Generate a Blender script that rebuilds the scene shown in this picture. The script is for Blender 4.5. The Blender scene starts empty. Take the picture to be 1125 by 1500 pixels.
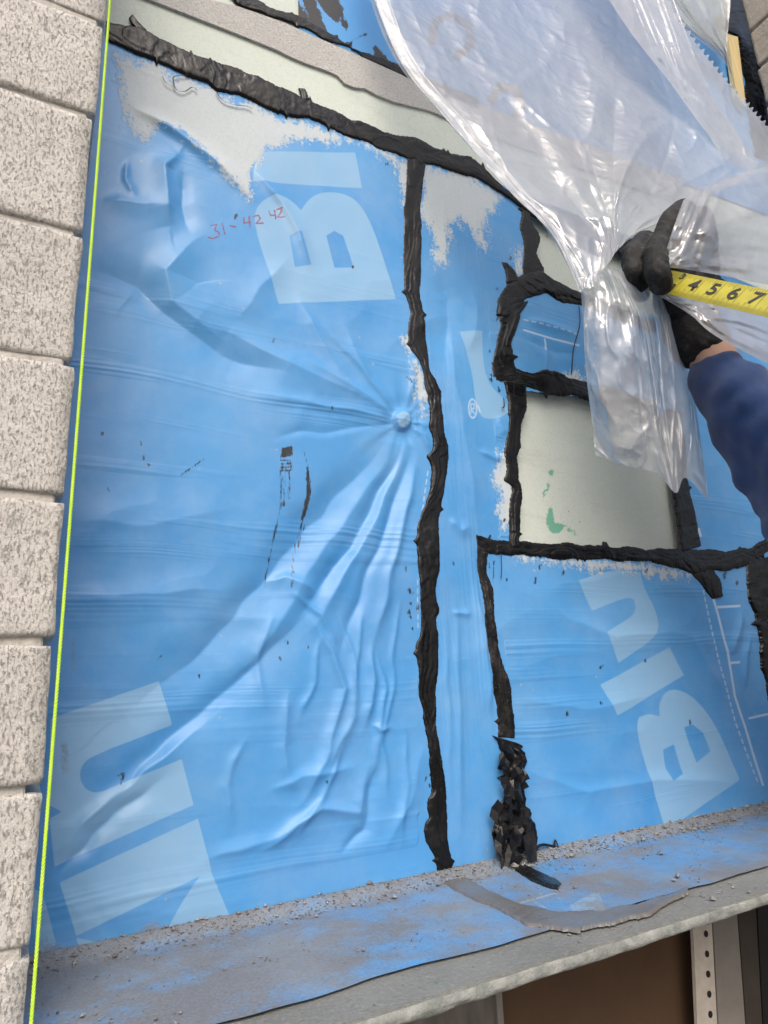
import bpy, bmesh, math, random
import numpy as np
from mathutils import Matrix, Vector
random.seed(7); rng = np.random.default_rng(7)
sc = bpy.context.scene
COL = sc.collection

# ------------------------------------------------------------------ camera
D, ZC, F = 0.60, 1.35, 963.74          # distance to the wall, camera height, focal length in photo pixels
AX = np.array([0.87714837, 0.0834211, 0.47291824])      # wall-right in camera axes (right, down, forward)
AZ = np.array([-0.05085653, -0.96312129, 0.26421769])   # up
AY = np.array([-0.47751896, 0.2558091, 0.84055776])     # into the wall
cam = bpy.data.cameras.new('camera'); cam.sensor_fit = 'VERTICAL'; cam.sensor_height = 36
cam.lens = F / 1500 * 36; cam.clip_start = 0.02; cam.clip_end = 2000
co = bpy.data.objects.new('camera', cam); COL.objects.link(co)
co.matrix_world = Matrix(((AX[0], -AX[1], -AX[2], 0), (AY[0], -AY[1], -AY[2], -D), (AZ[0], -AZ[1], -AZ[2], ZC), (0, 0, 0, 1)))
sc.camera = co
# ------------------------------------------------------------------ sky, sun, exposure
SUN_EL, SUN_AZ = 46, 203               # overcast: wide soft sun, behind and to the left of the camera
w = bpy.data.worlds.new('World'); sc.world = w; w.use_nodes = True
nt = w.node_tree; sky = nt.nodes.new('ShaderNodeTexSky'); sky.sky_type = 'NISHITA'; sky.sun_disc = False
sky.sun_elevation = math.radians(SUN_EL); sky.sun_rotation = math.radians(SUN_AZ)
sky.air_density = 1.0; sky.dust_density = 6.0; sky.ozone_density = 0.6
nt.links.new(sky.outputs[0], nt.nodes['Background'].inputs[0]); nt.nodes['Background'].inputs[1].default_value = 0.15
sl = bpy.data.lights.new('sun', 'SUN'); sl.energy = 0.9; sl.angle = math.radians(40); sl.color = (1, .98, .955)
so = bpy.data.objects.new('sun', sl); COL.objects.link(so); so.location = (-3, -5, 6)
a = math.radians(SUN_AZ); e = math.radians(SUN_EL)
so.rotation_euler = Vector((-math.sin(a) * math.cos(e), -math.cos(a) * math.cos(e), -math.sin(e))).to_track_quat('-Z', 'Y').to_euler()
sc.view_settings.view_transform = 'Standard'; sc.view_settings.look = 'None'; sc.view_settings.exposure = 0.3
sc.cycles.max_bounces = 6; sc.cycles.diffuse_bounces = 3; sc.cycles.transparent_max_bounces = 12

# ------------------------------------------------------------------ helpers
def wall(u, v, y=0.0):
    """photo pixel -> world point on the vertical plane at depth y (0 = face of the wall)"""
    r = np.array([u - 562.5, v - 750.0, F]); rx, ry, rz = r @ AX, r @ AY, r @ AZ
    t = (y + D) / ry
    return np.array([rx * t, y, ZC + rz * t])
def level(u, v, z):
    r = np.array([u - 562.5, v - 750.0, F]); t = (z - ZC) / (r @ AZ)
    return np.array([r @ AX * t, r @ AY * t - D, z])
def to_px(x, y, z):
    X, Y, Z = x, y + D, z - ZC
    cx = AX[0]*X + AY[0]*Y + AZ[0]*Z; cy = AX[1]*X + AY[1]*Y + AZ[1]*Z; cz = AX[2]*X + AY[2]*Y + AZ[2]*Z
    return 562.5 + F*cx/cz, 750 + F*cy/cz
def hsh(i, j, s):
    n = (i.astype(np.int64)*374761393 + j.astype(np.int64)*668265263 + s*1442695041) & 0x7fffffff
    n = ((n ^ (n >> 13))*1274126177) & 0x7fffffff
    return ((n ^ (n >> 16)) & 0xffff)/65535.0
def noise(x, y, s=0):
    x = np.asarray(x, float); y = np.asarray(y, float)
    i = np.floor(x); j = np.floor(y); fx = x-i; fy = y-j; fx = fx*fx*(3-2*fx); fy = fy*fy*(3-2*fy)
    a = hsh(i, j, s)*(1-fx)+hsh(i+1, j, s)*fx; b = hsh(i, j+1, s)*(1-fx)+hsh(i+1, j+1, s)*fx
    return (a*(1-fy)+b*fy)*2-1
def fbm(x, y, s=0, o=4):
    r = 0; k = 1
    for q in range(o): r = r+noise(x*2**q, y*2**q, s+q*17)*k; k *= .5
    return r/1.9
def mesh_obj(name, V, Fc, mat=None, parent=None, smooth=True):
    me = bpy.data.meshes.new(name); me.from_pydata([tuple(p) for p in V], [], [tuple(f) for f in Fc]); me.update()
    if smooth: me.polygons.foreach_set('use_smooth', np.ones(len(me.polygons), bool))
    o = bpy.data.objects.new(name, me); COL.objects.link(o)
    if mat: me.materials.append(mat)
    if parent: o.parent = parent
    return o
def tag(o, label, cat, group=None):
    o['label'] = label; o['category'] = cat
    if group: o['group'] = group
    return o
def empty(name, loc, label, cat, group=None):
    o = bpy.data.objects.new(name, None); COL.objects.link(o); o.location = loc; o.empty_display_size = .05
    return tag(o, label, cat, group)
def child(o, p):
    o.parent = p; o.matrix_parent_inverse = Matrix.Translation(p.location).inverted(); return o
def grid_faces(n, m, off=0):
    return [(off+i*m+j, off+i*m+j+1, off+(i+1)*m+j+1, off+(i+1)*m+j) for i in range(n-1) for j in range(m-1)]
def box(name, lo, hi, mat, parent=None, bev=.002):
    bm = bmesh.new(); bmesh.ops.create_cube(bm, size=1)
    for q in bm.verts: q.co = Vector([(lo[k]+hi[k])/2+q.co[k]*(hi[k]-lo[k]) for k in range(3)])
    if bev: bmesh.ops.bevel(bm, geom=bm.edges[:], offset=bev, segments=2, affect='EDGES')
    me = bpy.data.meshes.new(name); bm.to_mesh(me); bm.free(); me.materials.append(mat)
    o = bpy.data.objects.new(name, me); COL.objects.link(o)
    if parent: child(o, parent)
    return o
def prism(name, quad, y0, y1, mat, parent=None):
    """front outline (pixels) on plane y0, real thickness back to y1"""
    A = [wall(u, v, y0) for u, v in quad]; B = [p+np.array([0, y1-y0, 0]) for p in A]; n = len(A)
    Fc = [tuple(range(n))[::-1], tuple(range(n, 2*n))]+[(i, (i+1) % n, n+(i+1) % n, n+i) for i in range(n)]
    o = mesh_obj(name, A+B, Fc, mat, None, False)
    bm = bmesh.new(); bm.from_mesh(o.data); bmesh.ops.recalc_face_normals(bm, faces=bm.faces[:]); bm.to_mesh(o.data); bm.free()
    if parent: child(o, parent)
    return o
def catmull(P, n):
    P = np.asarray(P, float); k = len(P); t = np.linspace(0, k-1-1e-9, n); i = t.astype(int); f = (t-i)[:, None]
    p0 = P[np.maximum(i-1, 0)]; p1 = P[i]; p2 = P[np.minimum(i+1, k-1)]; p3 = P[np.minimum(i+2, k-1)]
    return .5*((2*p1)+(p2-p0)*f+(2*p0-5*p1+4*p2-p3)*f*f+(3*p1-p0-3*p2+p3)*f**3)
def seg_dist(U, V, a, b):
    ax, ay = a; bx, by = b; dx, dy = bx-ax, by-ay; L = dx*dx+dy*dy+1e-9
    t = np.clip(((U-ax)*dx+(V-ay)*dy)/L, 0, 1); qx = U-ax-t*dx; qy = V-ay-t*dy
    side = np.sign(dx*qy-dy*qx)            # >0 : to the right of travel on screen (v is down)
    return np.hypot(qx, qy), t, side
def sdf_poly(U, V, poly, far=60):
    P = np.array(poly, float); out = np.full(U.shape, float(far))
    m = (U > P[:, 0].min()-far) & (U < P[:, 0].max()+far) & (V > P[:, 1].min()-far) & (V < P[:, 1].max()+far)
    if not m.any(): return out
    u = U[m]; v = V[m]; d = np.full(u.shape, 1e9); ins = np.zeros(u.shape, bool)
    for i in range(len(P)):
        a = P[i]; b = P[(i+1) % len(P)]; d = np.minimum(d, seg_dist(u, v, a, b)[0])
        c = (a[1] > v) != (b[1] > v)
        ins ^= c & (u < (b[0]-a[0])*(v-a[1])/(b[1]-a[1]+1e-12)+a[0])
    out[m] = np.where(ins, -d, d); return out
def sdf_line(U, V, pts, hw, far=60):
    P = np.array(pts, float); out = np.full(U.shape, float(far))
    m = (U > P[:, 0].min()-far) & (U < P[:, 0].max()+far) & (V > P[:, 1].min()-far) & (V < P[:, 1].max()+far)
    if not m.any(): return out
    d = np.full(m.sum(), 1e9)
    for a, b in zip(P[:-1], P[1:]): d = np.minimum(d, seg_dist(U[m], V[m], a, b)[0])
    out[m] = d-hw; return out

# ------------------------------------------------------------------ materials
class N:
    def __init__(s, name):
        s.m = bpy.data.materials.new(name); s.m.use_nodes = True; s.t = s.m.node_tree; s.b = s.t.nodes['Principled BSDF']
    def n(s, kind, **kw):
        q = s.t.nodes.new('ShaderNode'+kind)
        for k, v in kw.items():
            if hasattr(q, k): setattr(q, k, v)
            else: q.inputs[k.replace('_', ' ')].default_value = v
        return q
    def l(s, a, b): s.t.links.new(a, b); return s
    def noise(s, scale, detail=4, rough=.55, vec=None):
        q = s.n('TexNoise'); q.inputs['Scale'].default_value = scale; q.inputs['Detail'].default_value = detail; q.inputs['Roughness'].default_value = rough
        if vec is not None: s.l(vec, q.inputs['Vector'])
        return q.outputs['Fac']
    def pos(s, sc=(1, 1, 1)):
        g = s.n('NewGeometry'); mp = s.n('Mapping'); mp.inputs['Scale'].default_value = sc; s.l(g.outputs['Position'], mp.inputs['Vector']); return mp.outputs[0]
    def ramp(s, src, a, b, lo=0., hi=1.):
        q = s.n('MapRange'); q.inputs['From Min'].default_value = a; q.inputs['From Max'].default_value = b
        q.inputs['To Min'].default_value = lo; q.inputs['To Max'].default_value = hi; s.l(src, q.inputs['Value']); return q.outputs[0]
    def math(s, op, a, b):
        q = s.n('Math', operation=op)
        for k, v in ((0, a), (1, b)):
            if isinstance(v, (int, float)): q.inputs[k].default_value = v
            else: s.l(v, q.inputs[k])
        return q.outputs[0]
    def mix(s, f, a, b):
        q = s.n('Mix', data_type='RGBA')
        for k, v in ((0, f), (6, a), (7, b)):
            if isinstance(v, (int, float)): q.inputs[k].default_value = v
            elif isinstance(v, tuple): q.inputs[k].default_value = (*v, 1)
            else: s.l(v, q.inputs[k])
        return q.outputs[2]
    def attr(s, name): return s.n('Attribute', attribute_name=name).outputs['Fac']
    def bump(s, h, dist, strength=1., nrm=None):
        q = s.n('Bump'); q.inputs['Distance'].default_value = dist; q.inputs['Strength'].default_value = strength; s.l(h, q.inputs['Height'])
        if nrm is not None: s.l(nrm, q.inputs['Normal'])
        return q.outputs[0]
    def out(s, col=None, rough=.5, nrm=None, spec=.5):
        if col is not None:
            if isinstance(col, tuple): s.b.inputs['Base Color'].default_value = (*col, 1)
            else: s.l(col, s.b.inputs['Base Color'])
        if isinstance(rough, (int, float)): s.b.inputs['Roughness'].default_value = rough
        else: s.l(rough, s.b.inputs['Roughness'])
        s.b.inputs['Specular IOR Level'].default_value = spec
        if nrm is not None: s.l(nrm, s.b.inputs['Normal'])
        return s.m

def mat_membrane(name='membrane_blue', sill=False):
    k = N(name); p = k.pos()
    big = k.noise(5, 3, .5, p)
    blue = k.mix(k.ramp(big, .3, .7), (.064, .275, .615), (.094, .33, .67))
    c = k.mix(k.ramp(k.attr('print'), .7, -.7), blue, (.215, .425, .67))
    c = k.mix(k.ramp(k.attr('white_line'), .7, -.7, 0, .8), c, (.50, .64, .80))
    fine = k.noise(260, 3, .6, p); streak = k.noise(90, 4, .65, k.pos((1, 1, .35)))
    mid = k.noise(34, 5, .7, p)
    res = k.math('ADD', k.attr('residue'), k.math('MULTIPLY', k.math('SUBTRACT', streak, .54), 46))
    res = k.math('ADD', res, k.math('MULTIPLY', k.math('SUBTRACT', fine, .5), 40))
    res = k.math('ADD', res, k.math('MULTIPLY', k.math('SUBTRACT', mid, .5), 44))
    rm = k.math('MULTIPLY', k.ramp(res, 3, -7), k.ramp(k.noise(900, 2, .6, p), .30, .5, .72, 1))
    c = k.mix(rm, c, k.mix(fine, (.46, .52, .55), (.59, .63, .64)))
    ink = k.math('ADD', k.attr('ink'), k.math('MULTIPLY', k.math('SUBTRACT', fine, .45), 3))
    c = k.mix(k.ramp(ink, .5, -.5, 0, .85), c, (.22, .02, .05))
    tarn = k.noise(330, 2, .6, k.pos((1.5, 1, .35)))
    tar = k.math('ADD', k.attr('tar'), k.math('MULTIPLY', k.math('SUBTRACT', tarn, .48), 8))
    c = k.mix(k.ramp(tar, .8, -.8), c, (.012, .012, .013))
    # grey building dust with a shape of its own, small pale spatters and scuffs
    dn = k.noise(28, 6, .68, p)
    gn = k.noise(420, 3, .7, p)
    dirt = k.math('ADD', k.math('ADD', k.attr('dirt'), k.math('MULTIPLY', k.math('SUBTRACT', dn, .5), 1.5)), k.math('MULTIPLY', k.math('SUBTRACT', gn, .5), .8))
    dm = k.ramp(dirt, .10, .80, 0, .93)
    c = k.mix(dm, c, k.mix(k.noise(400, 3, .7, p), (.085, .085, .088), (.27, .268, .265)))
    sp = k.n('TexVoronoi'); sp.inputs['Scale'].default_value = 46; k.l(p, sp.inputs['Vector'])
    spm = k.math('MULTIPLY', k.ramp(sp.outputs['Distance'], .085, .05), k.ramp(k.noise(9, 2, .5, p), .56, .6))
    c = k.mix(k.math('MULTIPLY', spm, .75), c, (.36, .38, .38))
    sc2 = k.noise(60, 5, .7, k.pos((.25, 1, 2.2)))
    c = k.mix(k.ramp(sc2, .66, .8, 0, .35), c, (.42, .56, .75))
    # fine stretch ripples of the film: lines run along each sheet
    wob = k.noise(7, 2, .5, p)
    def ripple(scv, maskv):
        pv = k.pos(scv); wv = k.n('Combine'+'XYZ'); k.l(k.math('MULTIPLY', k.noise(4, 1, .5, p), .03*scv[0] if scv[0] > 100 else 0.), wv.inputs[0]); k.l(k.math('MULTIPLY', k.noise(4, 1, .5, p), .03*scv[2] if scv[2] > 100 else 0.), wv.inputs[2])
        ad = k.n('VectorMath', operation='ADD'); k.l(pv, ad.inputs[0]); k.l(wv.outputs[0], ad.inputs[1])
        r = k.noise(1, 0, .5, ad.outputs[0]); m = k.ramp(k.noise(1, 2, .5, k.pos(maskv)), .55, .72)
        return k.math('MULTIPLY', r, m)
    rip = k.math('ADD', ripple((3.5, 5, 250), (1.6, 2, 22)), k.math('MULTIPLY', ripple((9, 9, 420), (3, 3, 40)), .2))
    ripv = k.math('ADD', ripple((260, 5, 5), (26, 2, 2.4)), k.math('MULTIPLY', ripple((420, 9, 7), (40, 2, 4)), .3))
    va = k.attr('vertical_sheet')
    h = k.math('ADD', k.math('MULTIPLY', rip, k.math('SUBTRACT', 1., va)), k.math('MULTIPLY', ripv, va))
    nr = k.bump(h, .0026, .8)
    hh = k.math('ADD', k.math('MULTIPLY', rm, .6), k.math('MULTIPLY', dm, k.noise(500, 3, .7, p)))
    nr = k.bump(hh, .0007, .8, nr)
    c = k.mix(k.ramp(k.noise(13, 6, .7, p), .42, .75, 0, .22), c, (.40, .50, .60))
    ro = k.math('ADD', k.math('ADD', .38, k.math('MULTIPLY', rm, .4)), k.math('MULTIPLY', dm, .5))
    return k.out(c, ro, nr, .45)
M_BLUE = mat_membrane()
def mat_upper():
    k = N('membrane_lettered'); p = k.pos()
    c = k.mix(k.noise(6, 3, .5, p), (.06, .27, .62), (.10, .34, .70))
    j = k.math('ADD', k.attr('print'), k.math('MULTIPLY', k.math('SUBTRACT', k.noise(160, 3, .6, p), .5), 9))
    c = k.mix(k.ramp(j, .8, -.8), c, (.022, .022, .024))
    return k.out(c, .42, k.bump(k.noise(60, 4, .6, k.pos((.3, 1, 2))), .001, .5))
def mat_mastic(name, dust=.25, col=(.009, .009, .0095)):
    k = N(name); p = k.pos()
    f = k.noise(300, 4, .7, p); g = k.noise(30, 4, .6, p)
    dm = k.math('MULTIPLY', k.ramp(g, .48, .75), k.ramp(f, .35, .75, .2, 1))
    c = k.mix(k.math('MULTIPLY', dm, dust), col, (.13, .115, .105))
    spk = k.ramp(k.noise(700, 2, .5, p), .70, .78, 0, dust*1.2)
    c = k.mix(spk, c, (.45, .43, .40))
    h = k.math('ADD', k.math('MULTIPLY', k.noise(190, 3, .6, p), .5), k.math('MULTIPLY', k.noise(30, 3, .6, p), 1.8))
    return k.out(c, k.ramp(g, .35, .65, .22, .5), k.bump(h, .0011, .7), .36)
M_MAST = mat_mastic('mastic_black', .12, (.0045, .0045, .005)); M_MASTD = mat_mastic('mastic_dusty', .75)
M_MASTS = mat_mastic('mastic_under_dust', 1.0, (.15, .15, .152))
def mat_board():
    k = N('gypsum_sheathing'); p = k.pos()
    c = k.mix(k.noise(8, 4, .6, p), (.53, .60, .555), (.645, .70, .65))
    c = k.mix(k.ramp(k.noise(420, 3, .6, p), .5, .75, 0, .5), c, (.40, .46, .42)); c = k.mix(k.ramp(k.noise(20, 6, .75, k.pos((.4, 1, 2.5))), .56, .75, 0, .5), c, (.40, .43, .40))
    sp = k.n('TexVoronoi'); sp.inputs['Scale'].default_value = 70; k.l(p, sp.inputs['Vector'])
    c = k.mix(k.math('MULTIPLY', k.ramp(sp.outputs['Distance'], .09, .06), k.ramp(k.noise(14, 2, .5, p), .57, .6)), c, (.06, .065, .06))
    gr = k.math('ADD', k.attr('green'), k.math('MULTIPLY', k.math('SUBTRACT', k.noise(240, 3, .7, p), .5), 9))
    c = k.mix(k.ramp(gr, .8, -.8, 0, .8), c, (.06, .36, .24))
    return k.out(c, .75, k.bump(k.noise(350, 4, .7, p), .0009, .7), .3)
M_BOARD = mat_board()
def simple(name, c1, c2, scale, rough=.7, bump=.001, bscale=200, spec=.4, sheen=0, metal=0, pscale=(1, 1, 1)):
    k = N(name); p = k.pos(pscale); c = k.mix(k.ramp(k.noise(scale, 5, .6, p), .3, .7), c1, c2)
    k.b.inputs['Metallic'].default_value = metal
    if sheen: k.b.inputs['Sheen Weight'].default_value = sheen
    return k.out(c, rough, k.bump(k.noise(bscale, 4, .65, p), bump, .8), spec)
def mat_brick(name, c1, c2, c3):
    k = N(name); p = k.pos()
    c = k.mix(k.noise(22, 4, .6, p), c1, c2)
    s1 = k.noise(430, 6, .78, k.pos((1.5, 1, .6))); s2 = k.noise(1250, 3, .7, p); sm = k.math('ADD', k.math('MULTIPLY', s1, .6), k.math('MULTIPLY', s2, .4)); c = k.mix(k.ramp(sm, .44, .66, 0, .75), c, c3); oi = k.n('ObjectInfo'); c = k.mix(k.ramp(oi.outputs['Random'], 0, 1, 0, .22), c, (.42, .39, .355)); c = k.mix(k.ramp(k.noise(11, 4, .6, p), .55, .8, 0, .4), c, (.40, .385, .36))
    c = k.mix(k.ramp(k.noise(700, 2, .5, p), .62, .75, 0, .5), c, (.10, .09, .08))
    h = k.math('ADD', k.math('MULTIPLY', k.noise(120, 6, .75, p), 1.6), k.ramp(s1, .54, .70, 0, -1.0))
    return k.out(c, .92, k.bump(h, .0016, .8), .2)
M_BRICK = mat_brick('split_face_brick', (.58, .56, .53), (.68, .665, .64), (.30, .285, .27))
M_MORTAR = simple('mortar', (.38, .36, .33), (.54, .52, .485), 60, .95, .003, 160, .1)
M_BRICKR = mat_brick('grey_brick', (.34, .315, .285), (.46, .43, .39), (.16, .145, .13))
def mat_cement():
    k = N('torn_grey_facer'); p = k.pos()
    c = k.mix(k.noise(30, 5, .65, p), (.46, .46, .45), (.60, .60, .59))
    c = k.mix(k.ramp(k.noise(420, 5, .75, k.pos((.8, 1, 1.3))), .54, .66, 0, .9), c, (.10, .10, .10))
    return k.out(c, .9, k.bump(k.noise(260, 5, .7, p), .003, .9), .2)
M_CEM = mat_cement()
def mat_sill_board():
    k = N('sill_board_dusty'); p = k.pos()
    c = k.mix(k.noise(14, 5, .65, p), (.15, .16, .155), (.27, .28, .272))
    c = k.mix(k.ramp(k.noise(26, 5, .7, p), .66, .72, 0, .6), c, (.07, .15, .12))
    c = k.mix(k.ramp(k.noise(300, 3, .7, p), .5, .8, 0, .7), c, (.36, .36, .35))
    return k.out(c, .92, k.bump(k.noise(220, 5, .7, p), .0022, .9), .2)
M_SILL = mat_sill_board()
M_DEBRIS = simple('crumbs', (.07, .068, .066), (.40, .39, .38), 170, .95, .001, 600, .2)

# ------------------------------------------------------------------ wall relief, authored where the photo shows folds
FOLDS = [([(572, 604), (500, 560), (430, 515)], 6, 8, 2.6), ([(574, 600), (520, 530), (462, 470)], 5, 7, 2.4), ([(572, 612), (480, 596), (370, 575)], 7, 9, 2.4), ([(572, 620), (490, 628), (400, 640)], 6, 9, -2.2),
 ([(598, 592), (606, 560), (608, 520)], 5, 5, 2.2), ([(604, 622), (622, 640), (632, 665)], 5, 6, 3), ([(604, 618), (618, 622), (628, 630)], 4, 5, 2.2),
 ([(585, 880), (578, 960), (570, 1050)], 4, 5, 2.2), ([(532, 900), (528, 960), (515, 1010)], 4, 6, 2.6), ([(498, 900), (520, 960), (522, 1040)], 4, 5, 2.2), ([(575, 1010), (560, 1090), (570, 1180)], 5, 6, 2.4),
 ([(470, 930), (462, 1000), (440, 1060)], 5, 7, 2.4), ([(500, 1090), (470, 1170), (430, 1230)], 6, 6, 2.6), ([(590, 1060), (596, 1150), (585, 1240)], 5, 7, 2.2), ([(400, 905), (380, 960), (390, 1040)], 6, 9, 2.6), ([(545, 1060), (560, 1072), (575, 1066)], 4, 4, 2.2), ([(430, 870), (470, 900), (500, 960)], 6, 6, 2.4), ([(360, 1080), (330, 1150), (340, 1210)], 8, 10, 2.4),
  # polyline (px), half-width each side (left, right of travel), height in mm towards the room
 ([(195, 158), (255, 195), (325, 250), (364, 288)], 13, 7, 7), ([(372, 250), (412, 300), (436, 342), (455, 392)], 10, 7, 5),
 ([(262, 226), (240, 246), (247, 300), (252, 335)], 9, 22, 8), ([(268, 250), (268, 300), (280, 345)], 12, 10, -4),
 ([(300, 345), (243, 400), (250, 440), (330, 500)], 34, 26, 7), ([(138, 395), (200, 415), (240, 455), (330, 520), (420, 545)], 34, 34, -8),
 ([(150, 290), (200, 300), (240, 305)], 14, 18, 4), ([(190, 240), (185, 265), (200, 290)], 6, 6, 2.5),
 ([(320, 480), (440, 540), (580, 608)], 16, 26, 5), ([(440, 440), (480, 520), (512, 570)], 12, 12, 3.5),
 ([(500, 470), (540, 560), (580, 605)], 10, 14, 3.5), ([(420, 380), (380, 420), (350, 470)], 24, 24, 3),
 ([(578, 632), (450, 775), (310, 945), (180, 1045)], 60, 30, -9), ([(582, 645), (470, 815), (385, 955), (330, 1010)], 20, 28, 4.5),
 ([(592, 650), (515, 800), (440, 905)], 14, 12, -6), ([(596, 655), (545, 765), (482, 885), (455, 925)], 9, 12, 4.5),
 ([(603, 662), (568, 760), (524, 885), (500, 960)], 9, 9, -4.5), ([(610, 672), (592, 760), (562, 880), (545, 960)], 8, 9, 4.5),
 ([(452, 900), (350, 1005), (245, 1085), (130, 1210)], 30, 20, -6), ([(455, 905), (490, 960), (505, 1010), (480, 1100), (440, 1180)], 7, 9, 5),
 ([(548, 948), (542, 1030), (532, 1065)], 6, 9, 5), ([(520, 985), (515, 1050), (470, 1140)], 8, 8, 4), ([(424, 1010), (415, 1095), (428, 1160)], 12, 12, 4),
 ([(555, 960), (562, 1010), (556, 1080), (545, 1130)], 5, 6, 3.5), ([(400, 1160), (440, 1140), (520, 1120)], 8, 14, 3),
 ([(380, 1245), (470, 1185), (525, 1190), (540, 1110)], 10, 12, 4), ([(500, 1250), (535, 1215), (550, 1120)], 10, 10, -4),
 ([(75, 1248), (150, 1180), (215, 1130), (310, 1055)], 12, 20, 5.5), ([(85, 1275), (170, 1190), (240, 1140)], 12, 14, -4),
 ([(300, 1265), (400, 1225), (470, 1190)], 14, 12, 3), ([(90, 880), (200, 870), (330, 860)], 20, 24, 3), ([(390, 850), (420, 845), (470, 870)], 9, 18, 4),
 ([(100, 760), (220, 770), (350, 740)], 40, 40, 3), ([(560, 1240), (600, 1180), (620, 1090)], 14, 14, 3),
 ([(668, 868), (670, 1000), (672, 1230)], 6, 8, 2.5), ([(697, 850), (712, 960), (722, 1060)], 5, 9, 3.5), ([(652, 900), (655, 1050), (660, 1180)], 6, 6, 2),
 ([(660, 470), (665, 560), (690, 700), (700, 780)], 20, 16, 4), ([(640, 400), (660, 440), (650, 520)], 16, 22, -4), ([(690, 420), (700, 450), (690, 520)], 12, 12, 3),
 ([(660, 760), (675, 778), (690, 772)], 6, 8, 3.5), ([(700, 660), (725, 672), (742, 670)], 6, 5, 3), ([(728, 610), (740, 640)], 8, 8, 3),
 ([(664, 898), (690, 899)], 5, 5, 2.5), ([(1015, 935), (1040, 985), (1060, 1010)], 8, 8, 3), ([(1085, 895), (1078, 925), (1070, 960)], 8, 6, 4), ([(1098, 930), (1090, 960), (1092, 1010)], 5, 7, 4),
 ([(820, 900), (900, 935), (980, 925), (1060, 950)], 14, 20, 2.5), ([(770, 1130), (860, 1160), (960, 1140), (1090, 1150)], 12, 18, 3), ([(760, 1020), (850, 1040), (960, 1020)], 14, 20, 2.5),
 ([(775, 470), (815, 482), (850, 492)], 6, 8, 4), ([(775, 500), (815, 515), (850, 520)], 6, 8, -2), ([(800, 540), (801, 500)], 5, 5, 2),
 ([(880, 880), (905, 1000), (960, 1120)], 26, 26, 2.5),
]
def relief(U, V):
    h = np.zeros(U.shape)
    for pts, wl, wr, amp in FOLDS:
        P = np.array(pts, float); R = 3*max(wl, wr)
        m = (U > P[:, 0].min()-R) & (U < P[:, 0].max()+R) & (V > P[:, 1].min()-R) & (V < P[:, 1].max()+R)
        if not m.any(): continue
        u = U[m]; v = V[m]; wob = 4*noise(u/40, v/40, 3)
        best = np.full(u.shape, 1e9); val = np.zeros(u.shape); L = np.cumsum([0]+[np.hypot(*(b-a)) for a, b in zip(P[:-1], P[1:])])
        for q, (a, b) in enumerate(zip(P[:-1], P[1:])):
            d, t, s = seg_dist(u+wob, v+wob, a, b); T = (L[q]+t*(L[q+1]-L[q]))/L[-1]
            wd = np.where(s > 0, wr, wl)*(.75+.5*T); x = (.55*np.exp(-(d/wd)**2)+.5*np.exp(-d/(wd*.55)))*np.minimum(1, 3.5*np.minimum(T, 1-T)+.15)
            k = d < best; val[k] = x[k]; best[k] = d[k]
        h[m] += amp*val
    r = np.hypot((U-589)/1.0, (V-615)/1.15)                       # the washer head pressing through the sheet
    h += 5.0/(1+np.exp((r-12.5)/1.1))-2.0*np.exp(-((r-20)/10)**2)+1.2*np.exp(-(r/5)**2)
    ang = np.arctan2(V-615, U-589); h += .35*np.sin(ang*13+2*noise(ang*3, r/50, 5))*np.exp(-((r-40)/34)**2)
    h += 1.5*fbm(U/120, V/120, 11, 3)+.3*fbm(U/26, V/30, 23, 3)+1.0*(1-2*np.abs(noise(U/70+.6*noise(U/90, V/90, 41), V/55, 40)))*np.clip(noise(U/150, V/150, 42)+.2, 0, 1)
    return -h*.001*.9                                              # negative y = out of the wall

# ------------------------------------------------------------------ prints, residue, smears (px)
def z(o, s, pts): return [(o[0]+x/s, o[1]+y/s) for x, y in pts]
B1 = [(408, 445), (580, 438), (562, 380), (547, 335), (530, 302), (510, 285), (480, 280), (455, 288), (441, 308), (428, 294), (408, 286), (388, 291), (375, 305), (371, 327)]
B1H = [[(424, 345), (440, 340), (456, 388), (432, 391)], [(478, 345), (490, 338), (503, 345), (516, 385), (517, 392), (490, 392)]]
PR = [[(375, 222), (520, 224), (530, 276), (370, 266)],
 z((0, 980), 2.009, [(150, 145), (470, 35), (510, 165), (270, 255), (238, 285), (234, 325), (255, 358), (290, 366), (340, 345), (535, 265), (570, 400), (160, 582), (146, 440), (183, 420), (140, 398)]),
 z((0, 980), 2.009, [(175, 628), (583, 440), (622, 592), (225, 785)]), z((0, 980), 2.009, [(590, 600), (618, 590), (676, 730), (640, 790), (430, 920), (500, 740)]),
 z((0, 980), 2.009, [(222, 790), (410, 830), (380, 870), (270, 900)]), z((0, 980), 2.009, [(128, 660), (165, 810), (110, 850), (90, 640)]),
 z((560, 430), 4.5, [(510, 250), (655, 248), (665, 450), (690, 560), (740, 640), (800, 690), (830, 780), (780, 820), (690, 830), (640, 800), (610, 700), (595, 540), (550, 370)]),
 z((540, 480), 1.923, [(590, 712), (690, 680), (765, 690), (775, 735), (805, 790), (817, 845), (790, 885), (700, 945), (664, 858), (740, 815), (752, 790), (745, 765), (728, 758), (630, 797)]),
 [(879, 1003), (980, 948), (1002, 989), (903, 1048)], [(590+10*math.cos(t), 616+12*math.sin(t)) for t in np.linspace(0, 6.283, 13)[:-1]]]
B2 = z((560, 980), 1.991, [(735, 170), (745, 140), (775, 130), (808, 138), (806, 100), (825, 65), (860, 58), (905, 80), (950, 130), (990, 200), (1042, 322), (825, 472), (770, 290)])
B2H = [z((560, 980), 1.991, q) for q in ([(818, 235), (850, 220), (873, 305), (843, 325), (825, 290)], [(880, 170), (905, 162), (935, 185), (957, 240), (915, 273), (895, 220)])]
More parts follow.
